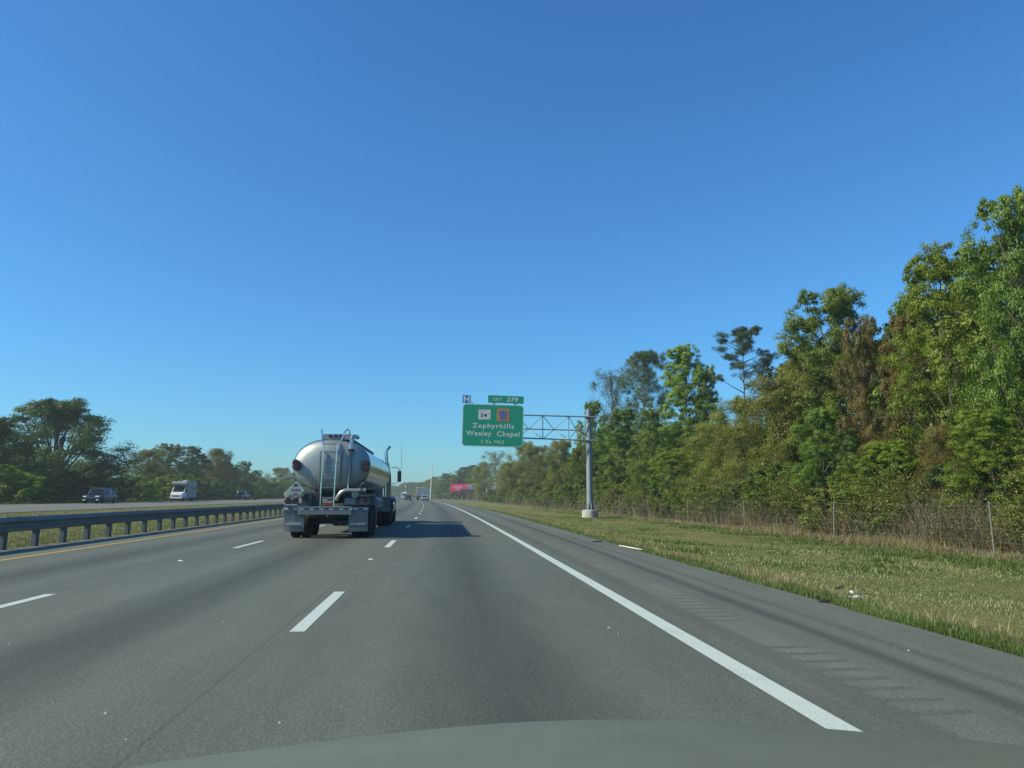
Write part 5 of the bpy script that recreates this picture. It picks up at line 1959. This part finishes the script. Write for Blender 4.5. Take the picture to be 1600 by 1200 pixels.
# median grass
n = 90000
Yv = ysample(n, 14, 130)
U = np.where(rg.uniform(size=n) < .45, -11.15 - np.abs(rg.normal(size=n)) * 1.4, rg.uniform(-21.8, -11.2, n))
blades('median_grass', U, Yv, rg.uniform(.02, .08, n), rg.uniform(.010, .018, n) * (.7 + Yv / 30), G_MAT, 6, 'patchy grass in the median under and behind the guardrail')
n = 14000
Yv = ysample(n, 30, 220)
U = -43.0 - np.abs(rg.normal(size=n)) * 1.6
blades('far_verge_grass', U, Yv, rg.uniform(.08, .35, n), rg.uniform(.03, .06, n) * (.6 + Yv / 100), G_GRN, 7, 'green verge grass beyond the far carriageway', zfun=lambda u: .44)

# ================================================================== LITTER on the verge and the road
pw = simple('white_plastic', (.70, .74, .76), .4)
rr = random.Random(8)


def scrap(name, px, py, z, pts2, thick, mat, label, cat, rz=0.0, lift=.015):
    """crumpled strip: ridge line of (x, y, z, width)"""
    p_ = gnd(px, py, z)
    mb = MB()
    rings = []
    for x, y, zz, w_ in pts2:
        rings.append([(x, y - w_, zz + lift), (x, y, zz + lift + thick * 1.8), (x, y + w_, zz + lift), (x, y, zz + lift - thick)])
    mb.loft(rings)
    o = mb.build(name, mat, None)
    o.location = p_
    o.rotation_euler = (0, 0, rz)
    return tag(o, label, cat)


scrap('litter', 1322, 940, -.12, [(-.20, 0, .02, .01), (-.08, .03, .06, .05), (.05, .0, .03, .04), (.16, -.05, .05, .03), (.24, -.08, .02, .01)], .012, pw, 'white torn plastic scrap lying in the grass beside the shoulder', 'litter', .3)
scrap('litter', 1333, 933, -.14, [(-.05, 0, .02, .01), (.03, .02, .06, .03), (.10, .05, .03, .01)], .01, pw, 'smaller white plastic scrap just behind the torn one', 'litter', .9)
for px, py, lab, rz, q_ in ((1275, 926, 'leftmost curled black tyre scrap in the grass', .2, .9), (1310, 923, 'black forked tyre scrap left of the white litter', .8, .9), (1352, 932, 'short black tyre scrap right of the white litter', -.4, .35)):
    scrap('tyre_scrap', px, py, -.12, [(-.22 * q_, 0, .0, .012), (-.1 * q_, .04, .03 * q_, .02), (.02 * q_, .0, .02, .02), (.12 * q_, -.05, .05 * q_, .014), (.2 * q_, .03, .01, .01)], .008, rubber, lab, 'tyre scrap', rz)
st_a, st_b = gnd(968, 855.5, .0), gnd(1003, 861.5, .0)
stk = MB().tube([(0, 0, .05), ((st_b - st_a) * .5 + Vector((0, 0, .045))), (st_b - st_a) + Vector((0, 0, .04))], [.014, .018, .012], 8).build('stick', simple('pale_wood', (.58, .55, .45), .7), None)
stk.location = st_a
tag(stk, 'pale straight strip of wood lying along the shoulder edge', 'stick')
for px, py, s_ in ((933, 847, .18), (1291, 941, .10)):
    p_ = gnd(px, py, 0)
    o = MB().loft([[(-s_, -.05, 0), (s_, -.04, 0), (s_ * .8, .05, 0), (-s_ * .9, .06, 0)], [(-s_ * .6, -.02, .03), (s_ * .5, -.02, .04), (s_ * .4, .02, .03), (-s_ * .5, .03, .03)]]).build('tyre_scrap', rubber)
    o.location = p_
    tag(o, 'flat dark rubber piece on the shoulder ' + ('near the gantry' if px < 1000 else 'before the white litter'), 'tyre scrap')
peb = simple('pale_pebble', (.55, .56, .52), .8)
mbp = MB()
for px, py in ((14, 1006), (165, 1115), (197, 1156), (437, 1130), (349, 972), (202, 909), (951, 981), (966, 990), (1420, 1017)):
    p_ = gnd(px, py, 0)
    s_ = rr.uniform(.005, .010)
    mbp.loft([[(p_.x - s_, p_.y - s_, 0), (p_.x + s_, p_.y - s_ * .7, 0), (p_.x + s_ * .8, p_.y + s_, 0), (p_.x - s_, p_.y + s_ * .8, 0)],
              [(p_.x - s_ * .5, p_.y - s_ * .4, s_), (p_.x + s_ * .5, p_.y - s_ * .4, s_ * .8), (p_.x + s_ * .4, p_.y + s_ * .5, s_), (p_.x - s_ * .5, p_.y + s_ * .4, s_ * .9)]])
tag(mbp.build('gravel', peb), 'stray pale stone chips scattered over the near lanes', 'gravel', kind='stuff')

# ================================================================== AIR
hz = MB().box((0, 695, 10.4), (1840, 1640, 23.8)).build('haze')
hm = bpy.data.materials.new('pale_air')
hm.use_nodes = True
hn = hm.node_tree
hn.nodes.clear()
ho = hn.nodes.new('ShaderNodeOutputMaterial')
hv = hn.nodes.new('ShaderNodeVolumePrincipled')
hv.inputs['Color'].default_value = (.80, .90, 1.0, 1)
hv.inputs['Density'].default_value = .00038
hv.inputs['Anisotropy'].default_value = .25
hn.links.new(hv.outputs[0], ho.inputs['Volume'])
hz.data.materials.append(hm)
tag(hz, kind='stuff')
